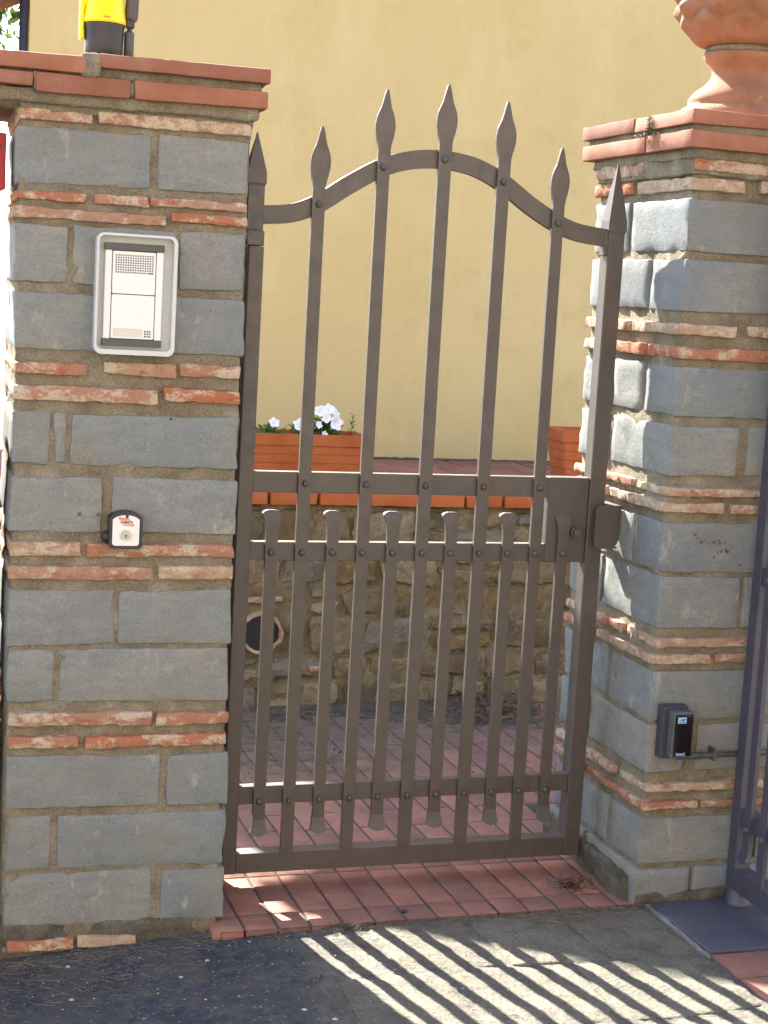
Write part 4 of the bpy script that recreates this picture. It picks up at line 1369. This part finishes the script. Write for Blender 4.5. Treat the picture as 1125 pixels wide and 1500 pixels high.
bm = bmesh.new(); plan_prism(bm, [(0.02, 0.352), (0.37, 0.352), (2.0, 7.0), (1.65, 7.0)], -0.8, EZ + 0.1); from_bm('side_wall', bm, MPL, H)
for s in (0, 1):
    bm = bmesh.new()
    e0, e1 = (-0.38, RX) if s == 0 else (2 * RX + 0.38, RX)
    z0 = EZ + SL * (-0.38); z1 = EZ + SL * RX
    zf = (lambda x: EZ + SL * x) if s == 0 else (lambda x: EZ + SL * (2 * RX - x))
    if s == 0:
        plan = [(-0.31, -0.02), (RX, -0.02), (RX, 7.2), (1.6, 7.2), (0.12, 0.62)]
    else:
        plan = [(RX, -0.02), (2 * RX + 0.38, -0.02), (2 * RX + 0.38, 7.2), (RX, 7.2)]
    plan_prism(bm, plan, zf, lambda x: zf(x) + 0.14)
    from_bm('roof', bm, MROOF, H)
bm = bmesh.new(); tube(bm, [(-0.020, 0.02, -0.75), (-0.020, 0.02, EZ + 0.02)], 0.0165, 14); from_bm('downpipe', bm, m_plain('dark_pipe', (0.035, 0.038, 0.045), 0.5), H, smooth=True)


# ------------------------------------------------------------------ house added across the street behind the camera for warm bounce light
OH = empty('house', 'unseen cream house added across the street for warm bounce light', 'house', (0, -8.2, -0.12))
MOH = m_plain('cream_plaster', (0.30, 0.265, 0.21), 0.9, var=0.06, sc_=4, bump=0.3)
bm = bmesh.new(); bbox(bm, -11, 11, -6, 0, 0, 5.4); from_bm('wall', bm, MOH, OH)
bm = bmesh.new(); prism(bm, [(-11.5, 5.4), (11.5, 5.4), (8.5, 7.0), (-8.5, 7.0)], -6.5, 0.4); from_bm('roof', bm, MROOF, OH)
MSH = m_plain('green_shutter', (0.05, 0.10, 0.06), 0.6)
for wx in (-8, -4, 4, 8):
    for wz in (1.2, 4.0):
        bm = bmesh.new(); bbox(bm, wx - 0.55, wx + 0.55, 0.002, 0.06, wz, wz + 1.4, 0.01); from_bm('shutter', bm, MSH, OH)
bm = bmesh.new(); bbox(bm, -0.6, 0.6, 0.002, 0.06, 0, 2.2, 0.01); from_bm('door', bm, MSTM, OH)

# ------------------------------------------------------------------ planters and petunias
def planter(name, label, x0, x1, y0, y1, zb, zt, taper, ribs, loc):
    P = empty(name, label, 'planter', loc, 0, 'terracotta planters')
    bm = bmesh.new()
    levels = []
    H_ = zt - zb
    n = ribs
    zrim = zt - H_ * 0.20
    zz = [(zb, 0.0)]
    for i in range(n):
        z_a = zb + (zrim - zb) * (i + 0.0) / n; z_b = zb + (zrim - zb) * (i + 1.0) / n
        zz += [(z_a + 0.0015, 0.0), (z_b - 0.004, 0.0), (z_b - 0.0035, 0.0028), (z_b - 0.0005, 0.0028)]
    zz += [(zrim, -0.007), (zt - 0.002, -0.007), (zt, -0.005), (zt, 0.008), (zt - 0.03, 0.012)]
    rings = []
    for z, ins in zz:
        tp = taper * (zt - z) / H_
        ins2 = ins + tp
        rings.append([bm.verts.new(v) for v in ((x0 + ins2, y0 + ins2 * 0.8, z), (x1 - ins2, y0 + ins2 * 0.8, z), (x1 - ins2, y1 - ins2 * 0.8, z), (x0 + ins2, y1 - ins2 * 0.8, z))])
    for a, b in zip(rings, rings[1:]):
        for k in range(4):
            bm.faces.new((a[k], a[(k + 1) % 4], b[(k + 1) % 4], b[k]))
    bm.faces.new(list(reversed(rings[0])))
    from_bm('pot', bm, MTC, P)
    m = grid_mesh(frange(x0 + 0.012, x1 - 0.012, 0.01), frange(y0 + 0.012, y1 - 0.012, 0.01), lambda x, y: zt - 0.016 + 0.010 * noise.noise(Vector((x * 40, y * 40, 0))))
    link('soil', m, MSOIL, P, smooth=True)
    return P


planter('planter', 'long ribbed terracotta planter box with white petunias on the terrace edge', -0.26, 0.26, -0.08, 0.085, 0.0, 0.187, 0.014, 5, (0.547, 1.715, 0.7165))
planter('planter', 'small ribbed terracotta planter without flowers at the right by the pillar', -0.15, 0.15, -0.08, 0.09, 0.0, 0.212, 0.034, 5, (1.748, 1.88, 0.7175))


def leaf_faces(bm, p, d, up, L, W):
    side = d.cross(up).normalized()
    a = bm.verts.new(p); b = bm.verts.new(p + d * L * 0.45 + side * W); c = bm.verts.new(p + d * L); e = bm.verts.new(p + d * L * 0.45 - side * W)
    m = bm.verts.new(p + d * L * 0.5 - up * W * 0.35)
    for f in ((a, b, m), (b, c, m), (c, e, m), (e, a, m)):
        bm.faces.new(f)


def petunia(label, loc, nleaf, spread, height, flowers, seed, droop=False):
    rn = random.Random(seed)
    P = empty('petunia', label, 'flower', loc, 0, 'petunias in the long planter')
    bm = bmesh.new(); bs = bmesh.new()
    for i in range(nleaf):
        a = rn.uniform(0, 6.28); e = rn.uniform(0.1, 1.0)
        r0 = rn.uniform(0, spread); z = rn.uniform(0.0, height) * (1 - r0 / spread * 0.4)
        p = Vector((math.cos(a) * r0, math.sin(a) * r0 * 0.6, z))
        d = Vector((math.cos(a) * 0.9, math.sin(a) * 0.7 - 0.2, rn.uniform(-0.5, 0.9))).normalized()
        up = Vector((rn.gauss(0, .4), rn.gauss(-.3, .4), 1)).normalized()
        leaf_faces(bm, p, d, up, rn.uniform(0.016, 0.032), rn.uniform(0.004, 0.008))
    for i in range(max(3, nleaf // 14)):
        a = rn.uniform(0, 6.28); q = Vector((math.cos(a) * spread * 0.7, math.sin(a) * spread * 0.4, height * rn.uniform(0.5, 1)))
        tube(bs, [(0, 0, -0.02), tuple(q * 0.5 + Vector((0, 0, height * 0.15))), tuple(q)], 0.0012, 5)
    from_bm('foliage', bm, MGRN, P)
    from_bm('stem', bs, MSTM, P)
    for (fx, fy, fz, fr) in flowers:
        bm = bmesh.new()
        n = 30
        tilt = Euler((R(62 + rn.uniform(-22, 22)), rn.uniform(-.5, .5), rn.uniform(-.5, .5))).to_matrix()
        c = bm.verts.new(Vector((fx, fy, fz)) + tilt @ Vector((0, 0, -fr * 0.75)))
        r1, r2 = [], []
        for k in range(n):
            a = 2 * math.pi * k / n
            w_ = 1 + 0.13 * math.cos(5 * a) + 0.05 * rn.uniform(-1, 1)
            r1.append(bm.verts.new(Vector((fx, fy, fz)) + tilt @ Vector((math.cos(a) * fr * 0.32, math.sin(a) * fr * 0.32, -fr * 0.10))))
            r2.append(bm.verts.new(Vector((fx, fy, fz)) + tilt @ Vector((math.cos(a) * fr * w_, math.sin(a) * fr * w_, fr * 0.10 * math.sin(5 * a + 1) + rn.uniform(-.04, .04) * fr))))
        for k in range(n):
            j = (k + 1) % n
            bm.faces.new((c, r1[k], r1[j])); bm.faces.new((r1[k], r2[k], r2[j], r1[j]))
        fo = from_bm('flower', bm, MPET, P, smooth=True)
    return P


petunia('small green petunia with one white flower at the left end of the long planter', (0.483, 1.68, 0.893), 90, 0.050, 0.035, [(0.004, -0.03, 0.046, 0.018)], 3)
petunia('dark stemmed petunia with a single white bloom left of the big flower cluster', (0.585, 1.69, 0.893), 46, 0.034, 0.050, [(-0.006, -0.03, 0.040, 0.024), (0.015, 0.0, 0.030, 0.016)], 5)
petunia('largest petunia with a cluster of white flowers in the long planter', (0.668, 1.69, 0.893), 260, 0.055, 0.066,
        [(-0.024, -0.03, 0.088, 0.019), (0.004, -0.035, 0.096, 0.019), (0.028, -0.03, 0.086, 0.018), (0.030, -0.05, 0.052, 0.025), (-0.004, -0.045, 0.066, 0.016), (-0.030, -0.05, 0.044, 0.013), (-0.010, -0.055, 0.012, 0.012)], 8)
# thin young seedling at the right end
SD = empty('seedling', 'thin upright green seedling at the right end of the long planter', 'plant', (0.765, 1.69, 0.893))
bm = bmesh.new(); rn = random.Random(2)
tube(bm, [(0, 0, -0.02), (0.002, 0, 0.03), (0.006, 0, 0.075)], 0.0014, 5)
from_bm('stem', bm, MGRN, SD)
bm = bmesh.new()
for i in range(15):
    z_ = 0.015 + 0.0043 * i; a = i * 2.4
    leaf_faces(bm, Vector((0.004 * z_ / 0.075, 0, z_)), Vector((math.cos(a), math.sin(a) * 0.6, 0.55)).normalized(), Vector((0, -0.3, 1)).normalized(), 0.022 - 0.0006 * i, 0.0035)
from_bm('foliage', bm, MGRN, SD)


# ------------------------------------------------------------------ tree beyond the house corner
def tree(label, loc, centre, rad, nleaf, seed, group, sc_=1.0):
    rn = random.Random(seed)
    T = empty('broadleaf_tree', label, 'tree', loc, 0, group)
    c = Vector(centre)
    bm = bmesh.new()
    tube(bm, [(0, 0, -0.2), (0.06, 0, c.z * 0.25), (c.x * .5, c.y * .5, c.z * 0.5), tuple(c)], [0.17 * sc_, 0.14 * sc_, 0.11 * sc_, 0.05 * sc_], 10)
    clumps = []
    for i in range(190):
        while True:
            v = Vector((rn.uniform(-1, 1), rn.uniform(-1, 1), rn.uniform(-1, 1)))
            if 0.25 < v.length < 1.0:
                break
        p = c + Vector((v.x * rad, v.y * rad, v.z * rad))
        clumps.append((p, rn.uniform(0.20, 0.38) * sc_))
        if i < 34:
            mid = c * 0.55 + p * 0.45 - Vector((0, 0, 0.35 * sc_))
            tube(bm, [(c.x * .6, c.y * .6, c.z * rn.uniform(.5, .8)), tuple(mid), tuple(p)], [0.05 * sc_, 0.03 * sc_, 0.008 * sc_], 6)
    from_bm('trunk', bm, MBARK, T, smooth=True)
    verts, faces = [], []
    for i in range(nleaf):
        q, r = rn.choice(clumps)
        v = Vector((rn.gauss(0, 1), rn.gauss(0, 1), rn.gauss(0, 1))).normalized() * r * rn.random() ** 0.4
        p = q + v
        d = Vector((rn.gauss(0, 1), rn.gauss(0, 1), rn.gauss(-.4, .8))).normalized()
        u = Vector((rn.gauss(0, 1), rn.gauss(0, 1), rn.gauss(0, 1))).normalized()
        L = rn.uniform(0.06, 0.10) * (0.45 + 0.55 * sc_)
        s_ = d.cross(u).normalized() * L * 0.27
        n = len(verts)
        verts += [tuple(p), tuple(p + d * L * .5 + s_), tuple(p + d * L), tuple(p + d * L * .5 - s_)]
        faces.append((n, n + 1, n + 2, n + 3))
    me = bpy.data.meshes.new('crown'); me.from_pydata(verts, [], faces); me.update()
    link('crown', me, MTREE, T)


tree('leafy tree seen beyond the left corner of the yellow house', (-1.25, 9.2, -0.1), (0.10, 0, 4.5), 2.3, 40000, 4, None)
tree('small dense tree added beyond the yellow house to shade the path', (-0.85, 4.6, -0.1), (0.05, 0.0, 3.02), 0.66, 15000, 11, None, 0.42)  # added tree, its crown keeps the sun off the path inside the gate

# ------------------------------------------------------------------ loose things on the ground
def litter(name, n, place, mat, lmin, lmax, r, seed, label):
    rn = random.Random(seed)
    verts, faces = [], []
    for i in range(n):
        x, y, z = place(rn)
        a = rn.uniform(0, math.pi * 2); L = rn.uniform(lmin, lmax); bend = rn.gauss(0, 0.22)
        pts = []
        for k in range(4):
            t = k / 3
            aa = a + bend * (t - 0.5)
            pts.append(Vector((x + math.cos(aa) * L * (t - .5), y + math.sin(aa) * L * (t - .5), z + r + 0.004 * rn.random())))
        base = len(verts)
        for k, p in enumerate(pts):
            nrm = Vector((-math.sin(a), math.cos(a), 0)) * r
            verts += [tuple(p - nrm), tuple(p + nrm), tuple(p + Vector((0, 0, r * 1.7)))]
        for k in range(3):
            b0 = base + 3 * k; b1 = b0 + 3
            for u, v in ((0, 1), (1, 2), (2, 0)):
                faces.append((b0 + u, b0 + v, b1 + v, b1 + u))
    me = bpy.data.meshes.new(name); me.from_pydata(verts, [], faces); me.update()
    o = link(name, me, mat)
    o['kind'] = 'stuff'; o['label'] = label
    return o


def pl_left(rn):
    if rn.random() < 0.55:
        x = rn.uniform(-0.56, -0.02); y = -0.215 - abs(rn.gauss(0, 0.045)) + 0.0
    else:
        x = rn.gauss(-0.38, 0.13); y = rn.gauss(-0.36, 0.09)
    return x, min(y, -0.205), asphalt_z(x, y)


def pl_kerb(rn):
    x = rn.uniform(0.0, 0.98); y = -0.262 - abs(rn.gauss(0, 0.02))
    return x, y, -0.012


def pl_right(rn):
    x = rn.gauss(0.78, 0.085); y = -0.305 + rn.gauss(0, 0.03)
    return x, min(y, -0.255), -0.012


litter('pine_needles', 520, pl_left, MNEED, 0.012, 0.045, 0.0004, 1, 'dry pine needles along the foot of the left pillar')
litter('dry_grass_bits', 620, pl_kerb, MNEED, 0.006, 0.022, 0.0004, 2, 'dry grass bits along the edge of the red paving')
litter('dry_needles', 420, pl_right, MNEED, 0.008, 0.030, 0.0004, 3, 'dry needles in front of the right pillar')


def pl_inner(rn):
    x = rn.uniform(0.1, 1.35); y = 1.55 - abs(rn.gauss(0, 0.3))
    if rn.random() < 0.4:
        x = rn.gauss(0.45, 0.15); y = rn.gauss(1.0, 0.16)
    return x, y, max(-0.008, drift(x, y) if y > 0.95 else -0.009)


litter('inner_litter', 1300, pl_inner, MNEED, 0.008, 0.05, 0.0008, 4, 'thin dry twigs and needles on the path before the retaining wall')


def leaf_litter(name, n, place, seed, label, smin=0.012, smax=0.035):
    rn = random.Random(seed); bm = bmesh.new()
    for i in range(n):
        x, y, z = place(rn)
        d = Vector((rn.gauss(0, 1), rn.gauss(0, 1), rn.gauss(0, .35))).normalized()
        leaf_faces(bm, Vector((x, y, z + rn.uniform(.001, .012))), d, Vector((rn.gauss(0, .5), rn.gauss(0, .5), 1)).normalized(), rn.uniform(smin, smax), rn.uniform(smin, smax) * .3)
    o = from_bm(name, bm, MDRY)
    o['kind'] = 'stuff'; o['label'] = label
    return o


leaf_litter('leaf_pile', 260, lambda rn: ((x := rn.gauss(1.24, 0.10)), (y := min(1.56, rn.gauss(1.40, 0.10))), drift(x, y) + rn.uniform(0, .03)), 1, 'heap of dry leaves at the right foot of the retaining wall')
leaf_litter('scattered_leaves', 46, lambda rn: (rn.gauss(0.835, 0.022), rn.gauss(-0.115, 0.016), -0.009 + rn.uniform(0, .006)), 2, 'few dry leaves on the red paving by the right pillar', 0.012, 0.030)
litter('leaf_stalks', 60, lambda rn: (rn.gauss(0.835, 0.028), rn.gauss(-0.115, 0.020), -0.007), MNEED, 0.015, 0.05, 0.0007, 12, 'dry stalks among the leaves by the right pillar')
leaf_litter('path_leaves', 40, lambda rn: (rn.uniform(0.1, 1.2), rn.uniform(0.6, 1.5), -0.006), 3, 'scattered dry leaves on the shaded path', 0.01, 0.02)

# gravel specks on the asphalt
rn = random.Random(9)
verts, faces = [], []
for i in range(430):
    x = rn.uniform(-0.62, 0.40) if i < 360 else rn.uniform(-0.6, 1.0)
    y = rn.uniform(-0.95, -0.26)
    r0 = rn.choice([0.0009, 0.0012, 0.0016, 0.0022]) if rn.random() < 0.94 else rn.uniform(0.0028, 0.0065)
    z0 = max(asphalt_z(x, y), -0.014 if x > 0.15 else -1)
    b0 = len(verts)
    k_ = 6
    for k in range(k_):
        a = 2 * math.pi * k / k_
        rr_ = r0 * rn.uniform(0.6, 1.3)
        verts.append((x + rr_ * math.cos(a) * 1.3, y + rr_ * math.sin(a), z0 + 0.0003))
    verts.append((x, y, z0 + r0 * 0.7))
    for k in range(k_):
        faces.append((b0 + k, b0 + (k + 1) % k_, b0 + k_))
me = bpy.data.meshes.new('gravel_chips'); me.from_pydata(verts, [], faces)
gv = link('gravel_chips', me, m_plain('pale_chips', (0.40, 0.41, 0.42), 0.8, var=0.3))
gv['kind'] = 'stuff'; gv['label'] = 'small pale gravel chips scattered over the dark pavement'
# grass tuft in the joint before the threshold
rn = random.Random(4); bm = bmesh.new()
for i in range(70):
    x = rn.gauss(0.215, 0.016); y = rn.gauss(-0.275, 0.010); a = rn.uniform(0, 6.28); L = rn.uniform(0.012, 0.035)
    tipv = Vector((x + math.cos(a) * L, y + math.sin(a) * L * 0.7, -0.014 + L * rn.uniform(.3, .9)))
    s_ = Vector((-math.sin(a), math.cos(a), 0)) * 0.0011
    p = Vector((x, y, -0.016))
    bm.faces.new([bm.verts.new(p - s_), bm.verts.new(p + s_), bm.verts.new(tipv)])
o = from_bm('grass_tuft', bm, m_leaf('dull_grass', (0.09, 0.10, 0.05), 0.2)); o['kind'] = 'stuff'; o['label'] = 'small grass tuft in the joint before the gate threshold'
# small drain hole plug in the paving
bm = bmesh.new(); tube(bm, [(0, 0, -0.012), (0, 0, -0.0095)], 0.008, 12)
o = from_bm('floor_bolt', bm, MBK, None, (0.382, -0.205, 0))
tag(o, 'small round black floor bolt in the red paving before the gate', 'bolt')
